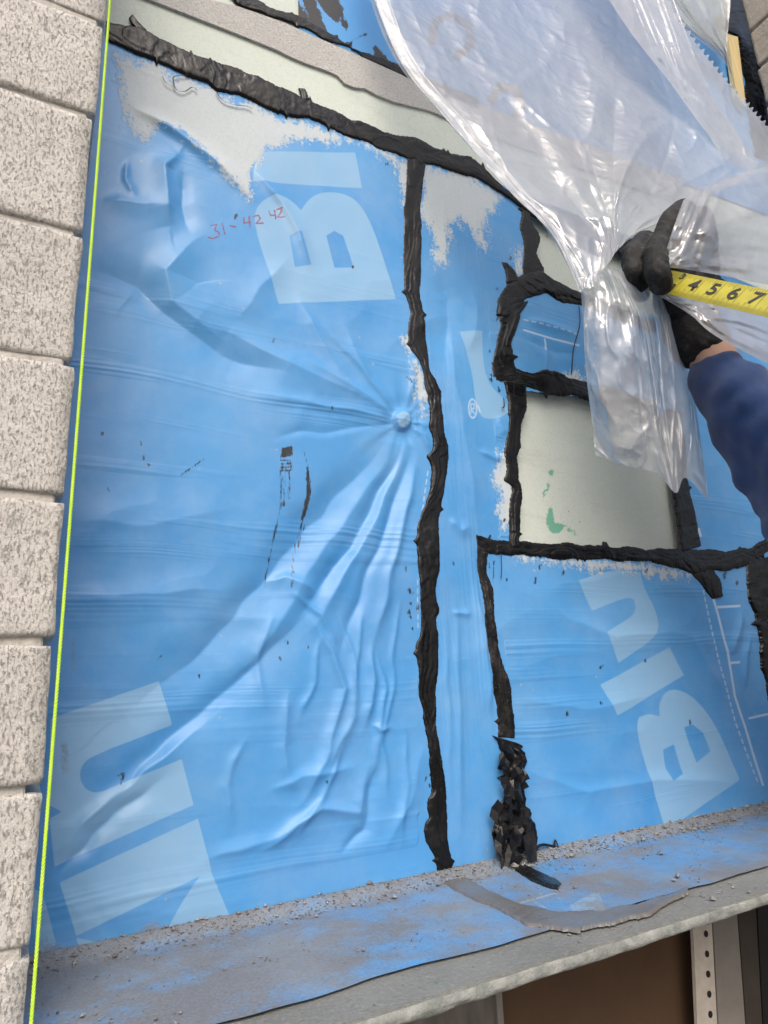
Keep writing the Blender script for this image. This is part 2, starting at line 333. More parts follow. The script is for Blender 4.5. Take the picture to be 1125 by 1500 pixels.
def soft(P):
    for _ in range(3):
        Q = []; n = len(P)
        for i in range(n):
            a, b, c = (np.array(P[(i+q) % n], float) for q in (-1, 0, 1)); d1 = (b-a)/np.linalg.norm(b-a); d2 = (c-b)/np.linalg.norm(c-b)
            if d1 @ d2 < .62 or d1 @ d2 > .995: Q.append(tuple(b))
            else: Q += [tuple(b-d1*.25*np.linalg.norm(b-a)), tuple(b+d2*.25*np.linalg.norm(c-b))]
        P = Q
    return P
PR = [soft(q) for q in PR]; B1 = soft(B1); B2 = soft(B2)
def f_print(U, V):
    d = np.full(U.shape, 60.)
    for p in PR: d = np.minimum(d, sdf_poly(U, V, p))
    for o, hs in ((B1, B1H), (B2, B2H)):
        q = sdf_poly(U, V, o)
        for h in hs: q = np.maximum(q, -sdf_poly(U, V, h))
        d = np.minimum(d, q)
    return d
def dashes(a, b, n, fr=.55):
    a = np.array(a, float); b = np.array(b, float)
    return [(a+(b-a)*i/n, a+(b-a)*(i+fr)/n) for i in range(n)]
o7 = (925, 780); s7 = 5.625
LINES = [(p, 1.0) for p in dashes((1030, 865), (1055, 977), 11)+dashes((1055, 977), (1078, 1060), 8)+dashes((1078, 1060), (1112, 1150), 8)]
LINES += [(z(o7, s7, [(665, 510), (715, 680), (790, 980), (850, 1350)])+[(1090, 1060), (1118, 1150)], 1.6), (z(o7, s7, [(715, 615), (890, 605)]), 1.8), (z(o7, s7, [(810, 1075), (880, 1070)]), 1.8), ([(1098, 1052), (1125, 1046)], 1.6)]
LINES += [(p, .9) for p in dashes((627, 690), (618, 752), 5)+dashes((611, 850), (613, 925), 6)+dashes((768, 468), (850, 492), 8)]
LINES += [([(768, 483), (812, 497), (848, 506)], 1.3), ([(798, 496), (800, 512)], 1.1), ([(1024, 775), (1026, 785)], 2), ([(700, 594), (703, 604)], 1)]
th = np.linspace(0, 2*math.pi, 17); LINES += [([(691.5+6.5*math.cos(t), 599+14*math.sin(t)) for t in th], 1.1), ([(689, 606), (689, 592), (694, 592), (694, 599), (689, 599), (695, 607)], .8)]
def f_lines(U, V):
    d = np.full(U.shape, 60.)
    for p, hw in LINES: d = np.minimum(d, sdf_line(U, V, p, hw))
    return d
INK = [z((130, 180), 3.75, q) for q in ([(668, 565), (702, 560), (690, 590), (716, 603), (714, 625), (684, 636), (655, 630)], [(733, 555), (747, 612)], [(775, 566), (808, 573)], [(850, 520), (853, 552), (888, 545)], [(880, 513), (885, 574)],
 [(905, 517), (932, 508), (942, 528), (920, 553), (957, 551)], [(990, 485), (1000, 510), (1022, 505)], [(1020, 480), (1026, 527)], [(1035, 478), (1058, 474), (1054, 496), (1038, 517), (1072, 520)])]
def f_ink(U, V):
    d = np.full(U.shape, 60.)
    for p in INK: d = np.minimum(d, sdf_line(U, V, p, 1.25))
    return d
RES = [[(172, 85), (230, 95), (300, 130), (420, 175), (520, 205), (600, 240), (600, 300), (575, 235), (520, 205), (430, 205), (400, 212), (385, 222), (375, 245), (362, 290), (340, 268), (310, 240), (270, 200), (252, 185), (225, 185), (215, 210), (190, 180), (180, 150)],
 [(618, 242), (690, 258), (735, 285), (722, 310), (708, 335), (712, 362), (695, 345), (670, 320), (660, 330), (660, 355), (655, 385), (640, 388), (636, 350), (620, 310)],
 [(745, 645), (760, 650), (760, 770), (735, 775), (722, 690)], [(750, 812), (830, 820), (935, 825), (1010, 842), (1000, 846), (930, 836), (860, 830), (800, 823), (752, 818)],
 [(756, 365), (764, 368), (766, 405), (756, 400)], [(820, 552), (858, 548), (866, 570), (840, 566)], [(596, 500), (603, 520), (622, 552), (622, 600), (612, 585), (606, 545)]]
def f_res(U, V):
    d = np.full(U.shape, 60.)
    for p in RES: d = np.minimum(d, sdf_poly(U, V, p))
    return d
TAR = [([(413, 655), (427, 654), (428, 668), (412, 669)], .5)]+[([(411, q), (427, q-.5), (427, q+2), (411, q+2.5)], .2) for q in (673, 678, 683, 688)]+[([(449, 684), (452, 684), (456, 715), (453, 745), (447, 762), (443, 758), (448, 730)], 0)]
TARL = [([(417, 690), (416, 740)], -1.5), ([(452, 762), (440, 800)], -1.5), ([(412, 690), (411, 740), (402, 790), (390, 858)], -.5), ([(424, 690), (424, 730)], -1), ([(447, 760), (432, 815), (427, 860)], -.5), ([(264, 697), (298, 673)], -1), ([(445, 660), (452, 686)], -4.5), ([(175, 1136), (183, 1132), (178, 1148)], 1.2), ([(205, 645), (207, 652)], .5), ([(216, 680), (219, 682)], .5), ([(597, 552), (602, 560)], 0)]
def f_tar(U, V):
    d = np.full(U.shape, 60.)
    for p, k in TAR: d = np.minimum(d, sdf_poly(U, V, p)-k)
    for p, k in TARL: d = np.minimum(d, sdf_line(U, V, p, .9)-k*.15)
    return d
_r = random.Random(5)
for (cx, cy, sx, sy, n_) in ((600, 900, 6, 60, 10), (632, 1135, 5, 20, 4), (725, 520, 8, 30, 10), (735, 420, 8, 20, 4), (745, 690, 6, 60, 8), (720, 880, 6, 60, 8), (840, 832, 80, 6, 10), (1060, 845, 20, 8, 6), (568, 243, 3, 3, 1), (300, 600, 120, 200, 9), (900, 1000, 90, 120, 6), (470, 1000, 80, 150, 5)):
    for _ in range(n_):
        u_ = _r.gauss(cx, sx); v_ = _r.gauss(cy, sy); TARL.append(([(u_, v_), (u_+_r.uniform(-2, 2), v_+_r.uniform(1, 6))], _r.uniform(2, 6)))
def f_dirt(U, V):          # (px)          # dust thrown up where the sheet meets the sill and beside the brick
    j = 1418-.1925*(U-60); d = j-V
    r = .75*np.exp(-np.maximum(d, 0)/13)-.25
    for (cx, cy, rx, ry, a) in ((225, 1365, 26, 16, .7), (75, 1400, 40, 22, .7), (110, 720, 8, 20, .28), (95, 1110, 9, 34, .5), (108, 960, 5, 40, .35), (560, 1305, 60, 8, .2)):
        r = np.maximum(r, -.25+(a+.25)*np.exp(-((U-cx)/rx)**2-((V-cy)/ry)**2))
    return r

# ------------------------------------------------------------------ ground + building behind
ZS = wall(60, 1418)[2]                                  # sill height
gk = N('ground_soil'); gp = gk.pos()
M_GROUND = gk.out(gk.mix(gk.noise(3, 6, .65, gp), (.16, .15, .14), (.27, .255, .235)), .95, gk.bump(gk.noise(40, 6, .7, gp), .02, .8), .2)
g = mesh_obj('ground', [(-600, -600, 0), (600, -600, 0), (600, 600, 0), (-600, 600, 0)], [(0, 1, 2, 3)], M_GROUND, None, False); g['kind'] = 'structure'

XR = wall(1092, 60)[0]                                  # right jamb of the opening
def field_mesh(name, x0, x1, z0, z1, step, yoff, mat, attrs, rel=True, holes=(), parent=None, grow=.9):
    xs = [x0]
    while xs[-1] < x1: xs.append(xs[-1]+step*(1+grow*max(0, xs[-1])))
    xs = np.array(xs); zs = np.linspace(z0, z1, int((z1-z0)/step)+1)
    Xg, Zg = np.meshgrid(xs, zs, indexing='ij'); U, V = to_px(Xg, np.zeros_like(Xg), Zg)
    Y = (relief(U, V) if rel else np.zeros_like(U))+yoff
    n, m = Xg.shape; vid = np.arange(n*m).reshape(n, m)
    fc = np.stack([vid[:-1, :-1], vid[1:, :-1], vid[1:, 1:], vid[:-1, 1:]], -1).reshape(-1, 4)
    if holes:
        ins = np.zeros(U.shape, bool)
        for hpoly in holes: ins |= sdf_poly(U, V, hpoly) < 0
        fc = fc[~ins.reshape(-1)[fc].any(1)]
    co_ = np.stack([Xg, Y, Zg], -1).reshape(-1, 3).astype(np.float32)
    me = bpy.data.meshes.new(name); me.vertices.add(len(co_)); me.vertices.foreach_set('co', co_.ravel())
    me.loops.add(fc.size); me.loops.foreach_set('vertex_index', fc.ravel().astype(np.int32))
    me.polygons.add(len(fc)); me.polygons.foreach_set('loop_start', np.arange(0, fc.size, 4, dtype=np.int32))
    me.update(calc_edges=True); me.polygons.foreach_set('use_smooth', np.ones(len(fc), bool))
    for an, fn in attrs.items():
        at = me.attributes.new(an, 'FLOAT', 'POINT'); at.data.foreach_set('value', fn(U, V).astype(np.float32).ravel())
    me.materials.append(mat); o = bpy.data.objects.new(name, me); COL.objects.link(o)
    if parent: child(o, parent)
    return o

# backing sheathing boards (pale green glass-mat gypsum), seen above the band and through the cut-outs
zt = wall(165, 45)[2]
H_RECT = [(762, 572), (862, 584), (960, 600), (1003, 640), (1010, 812), (760, 800), (757, 700), (764, 600)]
H_TOP = [(778, 318), (800, 330), (1000, 400), (990, 470), (850, 438), (800, 415), (786, 385)]
GREEN = [([(814, 684), (819, 686), (820, 692), (815, 693)], 0), ([(811, 704), (815, 706), (812, 711)], 0), ([(806, 717), (810, 720), (807, 723)], 0), ([(813, 740), (817, 740), (822, 765), (835, 765), (832, 776), (818, 776), (811, 762)], 0), ([(840, 768), (846, 770), (855, 780), (850, 780)], 0)]
def f_green(U, V):
    d = np.full(U.shape, 60.)
    for p, k in GREEN: d = np.minimum(d, sdf_poly(U, V, p)-1.5)
    return d
lo = field_mesh('sheathing_board', -.25, XR+.25, ZS-.01, zt-.012, .006, .0125, M_BOARD, {'green': f_green}, False)
tag(lo, 'pale green gypsum sheathing board showing through the squarish cut in the blue sheet', 'board')
ub = box('sheathing_board', (-.25, .001, zt-.010), (XR+.25, .016, zt+1.2), M_BOARD, None, .001)
ga = ub.data.attributes.new('green', 'FLOAT', 'POINT'); ga.data.foreach_set('value', np.full(len(ub.data.vertices), 60, np.float32))
tag(ub, 'pale green gypsum sheathing board above the sloping top black band', 'board')

mem = field_mesh('membrane', -.05, XR+.02, ZS-.004, zt+.004, .0013, 0, M_BLUE,
    {'print': f_print, 'white_line': f_lines, 'residue': f_res, 'ink': f_ink, 'tar': f_tar, 'dirt': f_dirt,
     'vertical_sheet': lambda U, V: ((U > 612+.0*V) & (U < 705+.05*(V-240)) & (V < 1300)).astype(float)}, True, (H_RECT, H_TOP))
tag(mem, 'wrinkled bright blue self-adhered membrane with pale lettering and red handwriting', 'membrane')

# grey torn strip and the black-lettered sheet above it
gs = prism('facer_strip', [(200, -60), (310, 0), (345, 8), (417, 33), (451, 49), (505, 72), (585, 108), (700, 152), (1000, 262), (1000, 300), (700, 192), (630, 162), (577, 149), (552, 139), (534, 129), (520, 128), (505, 122), (494, 110), (481, 104), (450, 93), (428, 84), (406, 73), (377, 61), (337, 45), (283, 24), (222, 0), (120, -40)], -.0025, .003, M_CEM)
tag(gs, 'rough speckled grey strip along the pale board above the top black band', 'strip')
LET = [z((350, 0), 3.75, q) for q in ([(200, -60), (290, -40), (385, 108), (335, -30), (410, -20), (490, 197), (300, 112), (232, 78)], [(415, -30), (535, -20), (575, 55), (545, 132), (510, 110), (440, 30)],
       [(553, 72), (570, 66), (575, 150), (560, 150)], [(580, 100), (605, 140), (590, 168), (575, 150)], [(735, 255), (750, 252), (880, 400), (745, 320)])]
def f_let(U, V):
    d = sdf_line(U, V, z((350, 0), 3.75, [(575, 250), (695, 190)]), 1.0)
    for p in LET: d = np.minimum(d, sdf_poly(U, V, p))
    for p in ([(632, 62), (636, 34), (660, 22), (686, 38), (690, 66), (668, 84)], [(718, 150), (730, 128), (756, 132), (764, 160), (746, 180)], ): d = np.minimum(d, sdf_line(U, V, p, 6))
    return d
ztop = zt+.62
xa, xb = wall(340, -12)[0], XR+.1
um = field_mesh('membrane', .25, xb, zt+.02, ztop, .0022, -.001, mat_upper(), {'print': f_let}, False,
    ([(-900, -10), (345, -8), (445, 48), (520, 80), (590, 114), (700, 158), (1000, 270), (1400, 420), (1400, 900), (-900, 900)],))
tag(um, 'light blue sheet with black lettering above the grey strip', 'membrane')

# ------------------------------------------------------------------ black mastic
def strip(name, pairs, label, thick=4.5, seed=1, mat=None, rag=1.3, plane=None, cat='sealant', spikes=.05, grp=None, flat=False, crum=.09):
    A = np.array([p[0] for p in pairs], float); B = np.array([p[1] for p in pairs], float)
    pt = (lambda u, v: wall(u, v)) if plane is None else (lambda u, v: level(u, v, plane))
    wl = [pt(*a) for a in (A+B)/2]; L = sum(np.linalg.norm(q-p) for p, q in zip(wl[:-1], wl[1:]))
    n = max(12, int(L/.0014)); m = 25
    a = catmull(A, n); b = catmull(B, n); s = np.linspace(0, L, n)
    def edge(k):
        r = rag*(1.6*noise(s/.030, s*0+k, seed)+.8*np.round(noise(s/.011, s*0+k, seed+3)*1.8)/1.8+.45*noise(s/.0022, s*0+k, seed+9))
        sp = np.zeros(n)
        for i in range(n):
            if random.random() < spikes*.12:
                ln = random.uniform(2, 6)*rag
                for d in range(-2, 3):
                    if 0 <= i+d < n: sp[i+d] = max(sp[i+d], ln*(1-abs(d)/2.6))
        return r+sp
    dr = b-a; ln = np.linalg.norm(dr, axis=1, keepdims=True); dr = dr/np.maximum(ln, 1e-6)
    a = a-dr*(edge(0)[:, None]+.9); b = b+dr*(edge(7)[:, None]+.9)
    w = np.linspace(0, 1, m); V = []
    S, W = np.meshgrid(s, w, indexing='ij')
    prof = np.maximum(0, 1-np.abs(2*W-1)**5)**.6
    wn = W+.25*noise(S/.05, W*0, seed+40)
    st = noise(S/.11, wn*5, seed+5); step = np.floor((.9*noise(S/.055, wn*1.3, seed+15)+.35*noise(S/.11, wn*2.6, seed+16))*2.4)/2.4
    hgt = .62+.14*noise(S/.12, wn*3, seed+5)+.05*noise(S/.08, wn*9, seed+6)+.5*step+crum*(1-2*np.abs(noise(S/.014, wn*3, seed+8)))+crum*.6*noise(S/.006, wn*7, seed+18)
    H = .52*thick*.001*prof*np.clip(hgt, .22, 1.6)
    for q in (0, n-1): H[q] *= .1
    UU = a[:, None, 0]*(1-W)+b[:, None, 0]*W; VV = a[:, None, 1]*(1-W)+b[:, None, 1]*W
    if plane is None:
        Rl = relief(UU, VV)
        if flat: Rl = np.full_like(Rl, -.0022)
        for i in range(n):
            for j in range(m):
                p = wall(UU[i, j], VV[i, j]); p[1] = min(Rl[i, j], .001)-H[i, j]+(.0016 if j in (0, m-1) else 0); V.append(p)
    else:
        for i in range(n):
            for j in range(m):
                p = level(UU[i, j], VV[i, j], plane); p[2] = plane+H[i, j]+.0012-(.002 if j in (0, m-1) else 0); V.append(p)
    o = mesh_obj(name, V, grid_faces(n, m), mat or M_MAST)
    bm = bmesh.new(); bm.from_mesh(o.data); bmesh.ops.recalc_face_normals(bm, faces=bm.faces[:]); bm.to_mesh(o.data); bm.free()
    o['label'] = label; o['category'] = cat; o['group'] = 'black mastic beads sealing the sheet joints'
    return o
def prs(o, s, top, bot): return list(zip(z(o, s, top), z(o, s, bot)))
def LR(L, R, n=26):
    def rs(P):
        P = np.array(P, float); d = np.r_[0, np.cumsum(np.hypot(*np.diff(P, axis=0).T))]; t = np.linspace(0, d[-1], n)
        return np.stack([np.interp(t, d, P[:, 0]), np.interp(t, d, P[:, 1])], 1)
    return list(zip(rs(L), rs(R)))
TOPT = [(155, 33), (163, 35), (185, 39), (209, 44), (243, 63), (289, 87), (337, 97), (377, 117), (417, 133), (438, 144), (483, 161), (523, 181), (577, 199), (606, 204), (650, 225), (694, 236), (715, 257), (738, 280), (800, 300), (1000, 385), (1125, 440)]
TOPB = [(155, 60), (163, 63), (190, 76), (222, 85), (265, 107), (299, 120), (315, 133), (350, 139), (385, 157), (411, 165), (457, 176), (515, 201), (569, 221), (598, 231), (627, 240), (670, 253), (690, 256), (710, 270), (737, 286), (800, 330), (1000, 412), (1125, 465)]
strip('mastic_bead', LR(TOPT, TOPB, 60), 'long sloping black mastic band below the pale board at the top', 6, 11, flat=True, spikes=.06)
strip('mastic_bead', LR([(193, 24), (200, 34), (206, 40), (214, 48)], [(189, 28), (193, 36), (200, 44), (206, 54)], 8), 'small black tag of mastic sticking up beside the yellow line', 4, 12, rag=.5, flat=True)
strip('mastic_bead', LR([(446, 132), (449, 140), (452, 150)], [(438, 131), (441, 140), (443, 150)], 8), 'small black mastic nib standing up midway along the top band', 5, 13, rag=.7, flat=True)
L2 = [(597, 228), (594, 262), (591, 299), (591, 337), (590, 377), (591, 417), (593, 430), (600, 459), (597, 486), (601, 512), (613, 526), (623, 546), (623, 563), (628, 590), (631, 608), (628, 626), (634, 641), (634, 659), (625, 669), (633, 684), (630, 718), (625, 736), (618, 750), (611, 776), (609, 794), (611, 826), (615, 850), (615, 880), (617, 902), (617, 930), (609, 946), (612, 980), (614, 1018), (621, 1039), (622, 1058), (627, 1091), (629, 1120), (633, 1157), (625, 1176), (629, 1196), (621, 1211), (623, 1229), (639, 1256), (641, 1288)]
R2 = [(623, 234), (619, 262), (617, 310), (618, 337), (614, 377), (617, 406), (614, 430), (620, 463), (623, 488), (627, 512), (627, 541), (638, 559), (645, 574), (646, 594), (648, 612), (649, 630), (656, 652), (658, 668), (656, 686), (651, 712), (646, 738), (643, 770), (644, 810), (644, 840), (639, 852), (639, 876), (645, 896), (639, 906), (642, 930), (641, 973), (638, 1009), (640, 1036), (639, 1062), (643, 1093), (646, 1120), (653, 1157), (655, 1195), (657, 1229), (663, 1261), (669, 1286)]
strip('mastic_bead', LR(L2, R2, 90), 'long wavering vertical black mastic bead running down past the washer bump to the sill', 6, 21, M_MAST, 1.0, spikes=.05)
strip('mastic_bead', LR([(766, 305), (763, 331), (765, 363), (767, 403), (768, 425)], [(769, 306), (778, 323), (791, 350), (785, 371), (796, 392), (800, 410)], 14), 'short vertical black mastic bead hanging from the plastic sheet edge', 6, 31)
strip('mastic_bead', LR([(737, 384), (741, 398), (742, 416)], [(742, 386), (754, 396), (760, 412)], 8), 'horn of black mastic above the rounded corner bead', 5, 32, rag=.8)
strip('mastic_bead', LR([(727, 462), (727, 436), (742, 414), (765, 402), (790, 396), (810, 410), (846, 428), (900, 448), (960, 470)], [(752, 468), (760, 448), (772, 438), (785, 434), (802, 430), (826, 446), (850, 447), (900, 466), (960, 488)], 26), 'curved black mastic bead arching over the small blue window', 8, 33)
strip('mastic_bead', LR([(728, 450), (733, 474), (728, 508), (720, 537), (722, 552)], [(773, 441), (762, 459), (756, 485), (748, 503), (754, 523), (760, 552)], 18), 'thick black mastic bead on the left of the small blue window', 8, 34)
strip('mastic_bead', LR([(720, 532), (759, 539), (776, 546), (799, 540), (818, 547), (842, 555), (864, 562), (910, 572), (960, 590)], [(727, 557), (752, 566), (775, 567), (799, 577), (838, 578), (864, 588), (910, 598), (960, 612)], 26), 'black mastic bead under the small blue window above the pale rectangle', 8, 35)
strip('mastic_bead', LR([(738, 558), (744, 581), (746, 608), (743, 641), (739, 664), (744, 690), (737, 704), (749, 712), (748, 740), (748, 790), (749, 802)], [(770, 562), (770, 590), (764, 630), (762, 657), (756, 666), (759, 702), (765, 730), (762, 766), (760, 802)], 30), 'vertical black mastic bead on the left side of the pale rectangle', 6, 41)
strip('mastic_bead', LR([(697, 786), (727, 793), (764, 793), (815, 796), (869, 800), (937, 803), (1000, 805), (1049, 806), (1067, 807), (1097, 803), (1110, 800)], [(700, 808), (744, 812), (764, 811), (829, 820), (869, 820), (937, 821), (984, 830), (1014, 840), (1042, 834), (1058, 837), (1090, 831), (1112, 826)], 44), 'horizontal black mastic bead under the pale rectangle', 7, 51)
strip('mastic_bead', LR([(1100, 806), (1112, 798), (1130, 782), (1150, 765)], [(1108, 822), (1120, 812), (1136, 795), (1155, 778)], 8), 'black mastic tail rising at the right end of the horizontal bead', 6, 52)
strip('mastic_bead', LR([(972, 600), (986, 719), (999, 808)], [(995, 600), (1006, 692), (1026, 800)], 14), 'vertical black mastic bead on the right side of the pale rectangle', 6, 53, rag=.8)
strip('mastic_bead', LR([(1010, 836), (1028, 858), (1043, 878)], [(1042, 830), (1054, 852), (1058, 874)], 10), 'stub of black mastic slanting down from the horizontal bead to the dashed line', 6, 54)
strip('mastic_bead', LR([(1092, 822), (1097, 876), (1106, 901), (1110, 931), (1113, 967), (1124, 1008), (1132, 1100), (1140, 1190)], [(1128, 815), (1135, 876), (1140, 931), (1144, 967), (1152, 1008), (1160, 1100), (1166, 1190)], 20), 'wide black mastic bead right of the dashed line', 9, 55)
strip('mastic_bead', LR([(698, 798), (700, 826), (706, 868), (710, 910), (714, 950), (719, 969), (723, 1013), (730, 1049), (731, 1080)], [(714, 806), (713, 840), (722, 862), (724, 910), (730, 946), (742, 987), (749, 1011), (753, 1047), (752, 1082)], 40), 'narrow gritty black mastic bead left of the large pale letters', 5, 61, M_MASTD)
strip('mastic_bead', LR([(730, 1080), (737, 1104), (735, 1128), (743, 1163), (729, 1187), (719, 1224), (726, 1245), (752, 1275)], [(757, 1088), (771, 1109), (767, 1139), (767, 1181), (782, 1205), (789, 1227), (782, 1253), (764, 1279)], 30), 'torn lump of black mastic with folded film just above the sill', 15, 62, None, 2.0, spikes=.1, crum=.55)
strip('mastic_bead', LR([(340, -16), (362, -3), (402, 17), (430, 24), (481, 52), (521, 74), (549, 82), (580, 95), (700, 148)], [(330, -8), (350, 8), (400, 26), (430, 36), (475, 58), (508, 70), (534, 87), (585, 110), (700, 162)], 26), 'thin black mastic line under the black lettering above the grey strip', 4, 71, flat=True)
strip('mastic_bead', LR([(1060, -60), (1068, 0), (1064, 45), (1082, 55), (1092, 150), (1105, 230)], [(1112, -60), (1114, 0), (1116, 60), (1122, 120), (1130, 200), (1138, 240)], 24), 'black mastic beside the wood strip at the grey brick jamb', 7, 72, flat=True)
def shards(parent_label, spots, name='torn_film', seed=3):
    rr = random.Random(seed); V = []; Fc = []
    for (u, v, sz, yy) in spots:
        n = 7; a0 = rr.uniform(0, 6.28); tl = rr.uniform(-.5, .5); el_ = rr.uniform(.4, .75); c = wall(u, v, yy); o = len(V); V.append(c+np.array([0, -rr.uniform(.001, .004), 0]))
        for k in range(n):
            a = a0+k*6.283/n; r = sz*rr.uniform(.45, 1.15); dx, dz = r*math.cos(a)*el_, r*math.sin(a)
            V.append(c+np.array([dx, rr.uniform(-.004, .006)+tl*dx, dz]))
        Fc += [(o, o+1+k, o+1+(k+1) % n) for k in range(n)]
    return mesh_obj(name, V, Fc, M_FLAKE, None, False)
M_FLAKE = mat_mastic('torn_dark_film', .25, (.008, .008, .009))
lump = [o for o in bpy.data.objects if o.get('label', '').startswith('torn lump')][0]
rq = random.Random(8); sp = [(rq.uniform(738, 770), rq.uniform(1095, 1180), rq.uniform(.007, .014), -rq.uniform(.009, .015)) for _ in range(12)]+[(rq.uniform(728, 782), rq.uniform(1180, 1262), rq.uniform(.009, .018), -rq.uniform(.010, .019)) for _ in range(20)]
shards('', sp).parent = lump
# hair-thin strands pulled from the mastic
def strand(pts, r=.0005, y=-.003):
    P = catmull([wall(u, v, y) for u, v in pts], 26); V = []; n = len(P)
    for p in P:
        for k in range(5): V.append(p+np.array([math.cos(k*1.2566)*r, math.sin(k*1.2566)*r*.6, math.sin(k*1.2566)*r]))
    Fc = [(i*5+k, i*5+(k+1) % 5, (i+1)*5+(k+1) % 5, (i+1)*5+k) for i in range(n-1) for k in range(5)]
    return V, Fc
def strands(lst, label):
    V = []; Fc = []
    for pts, r in lst:
        a, f = strand(pts, r); o = len(V); V += a; Fc += [tuple(q+o for q in t) for t in f]
    o = mesh_obj('mastic_strand', V, Fc, M_MAST); return tag(o, label, 'strand')
o1 = (150, 0); s1 = 3.75
strands([(z(o1, s1, [(470, 412), (400, 418), (388, 440), (405, 490), (450, 502), (495, 478), (522, 498)]), .0006)], 'looped black hair of mastic hanging below the top band')
strands([(z(o1, s1, [(625, 505), (660, 550), (720, 575), (790, 582), (822, 600)]), .0007)], 'curved black hair of mastic trailing under the top band')
strands([(z(o1, s1, [(330, 420), (350, 455), (400, 485)]), .0004)], 'short fine black hair beside the loop under the top band')
strands([(z((560, 430), 4.5, [(800, 690), (805, 740), (790, 755)]), .0007)], 'tiny black drip of mastic left of the pale rectangle')
strands([(z((680, 250), 2.528, [(425, 500), (428, 570), (405, 660), (398, 755)]), .0008)], 'thin black line hanging inside the small blue window')
strands([(z((680, 560), 2.96, [(160, 740), (163, 800), (160, 850)]), .0005), (z((680, 560), 2.96, [(128, 800), (128, 850)]), .0004)], 'fine black drips under the left end of the horizontal bead')
strands([(z((590, 1080), 3.75, [(720, 610), (770, 590), (830, 600), (858, 608)]), .0012), (z((590, 1080), 3.75, [(830, 600), (838, 565), (850, 590)]), .001)], 'wiry black shred beside the torn lump')
# ------------------------------------------------------------------ sill
fr = [level(u, v, ZS) for u, v in ((420, 1493), (820, 1397), (1125, 1322))]
YF = float(np.mean([p[1] for p in fr])); me_ = [level(u, v, ZS) for u, v in ((420, 1464), (820, 1363), (1125, 1270))]; YM = float(np.mean([p[1] for p in me_]))
print('sill front y', [round(float(p[1]), 3) for p in fr], 'membrane edge', [round(float(p[1]), 3) for p in me_], 'XR', XR, 'zt', zt, 'ZS', ZS)
sb = box('sill_board', (-.06, YF, ZS-.0115), (XR+.02, .001, ZS-.0015), M_SILL, None, .0012)
tag(sb, 'dusty grey-green gypsum sill board with broken pale front edge', 'sill')
def sill_core():
    n = 420; m = 9; xs = np.linspace(-.06, XR+.02, n); V = []
    for i, x in enumerate(xs):
        for j in range(m):
            a = math.pi*j/(m-1); ry = .0022*(1+.5*noise(np.array([x/.012]), np.array([j*.7]), 3)[0]); V.append((x, YF+.001-ry*math.sin(a)-.0004, ZS-.0074+.0042*math.cos(a)+.0007*noise(np.array([x/.02]), np.array([j*.4]), 8)[0]))
    o = mesh_obj('broken_core', V, grid_faces(n, m), simple('gypsum_core', (.15, .17, .16), (.36, .37, .355), 70, .95, .002, 260, .1)); o.parent = sb
sill_core()
def sill_sheet():
    xs = np.linspace(-.05, XR, 460); ys = np.linspace(YM, -.001, 70); X, Y = np.meshgrid(xs, ys, indexing='ij')
    edge = (Y-YM)/(0-YM); Y = Y+(1-edge)*(.004*noise(X/.08, X*0, 4)+.0015*noise(X/.02, X*0, 5))
    Z = ZS+.0006+.0012*np.maximum(0, fbm(X/.05, Y/.05, 31, 4))+.009*np.exp(-((Y)/.009)**2)
    V = np.stack([X, Y, Z], -1).reshape(-1, 3); o = mesh_obj('sill_membrane', V, [f[::-1] for f in grid_faces(460, 70)], M_BLUE)
    U, Vv = to_px(X, Y, Z)
    dirt = .55+.4*np.exp(-np.abs(Y)/.012)+.42*fbm(X/.10, Y/.04, 77, 3)+.34*np.exp(-((U-130)/230)**2)+.18*np.exp(-((U-400)/160)**2)*(Vv > 1400)
    for an, val in {'print': sdf_poly(U, Vv, z((560, 980), 1.991, [(545, 690), (630, 645), (655, 715), (560, 712)])), 'white_line': np.minimum(sdf_line(U, Vv, [(757, 1324), (818, 1307)], 1.2), sdf_line(U, Vv, [(772, 1316), (800, 1330)], 1)), 'residue': X*0+60, 'ink': X*0+60, 'tar': X*0+60, 'dirt': dirt, 'vertical_sheet': X*0}.items():
        at = o.data.attributes.new(an, 'FLOAT', 'POINT'); at.data.foreach_set('value', val.astype(np.float32).ravel())
    return tag(o, 'dust-covered blue membrane lapped flat over the sill', 'membrane')
sill_sheet()
strip('dusty_lap', LR([(667, 1281), (715, 1306), (761, 1325), (825, 1339), (870, 1335)], [(641, 1290), (678, 1312), (718, 1328), (774, 1355), (850, 1366)], 24), 'grey dust-coated mastic strip lying along the sill below the long bead', 2.2, 81, M_MASTS, 1.6, ZS+.001, 'strip', spikes=0)
strip('dusty_lap', LR([(765, 1268), (790, 1280), (815, 1290), (822, 1296)], [(755, 1275), (778, 1290), (808, 1302), (818, 1303)], 12), 'dusty black tail of the torn lump lying on the sill', 5, 82, M_MASTD, .6, ZS+.001, 'strip')
strip('dusty_lap', LR([(832, 1335), (880, 1338), (940, 1326), (1007, 1302)], [(838, 1362), (885, 1356), (945, 1338), (1008, 1306)], 20), 'curled grey edge of film on the sill below the large letters', 1.8, 83, M_MASTS, 1.8, ZS+.001, 'strip', spikes=0)
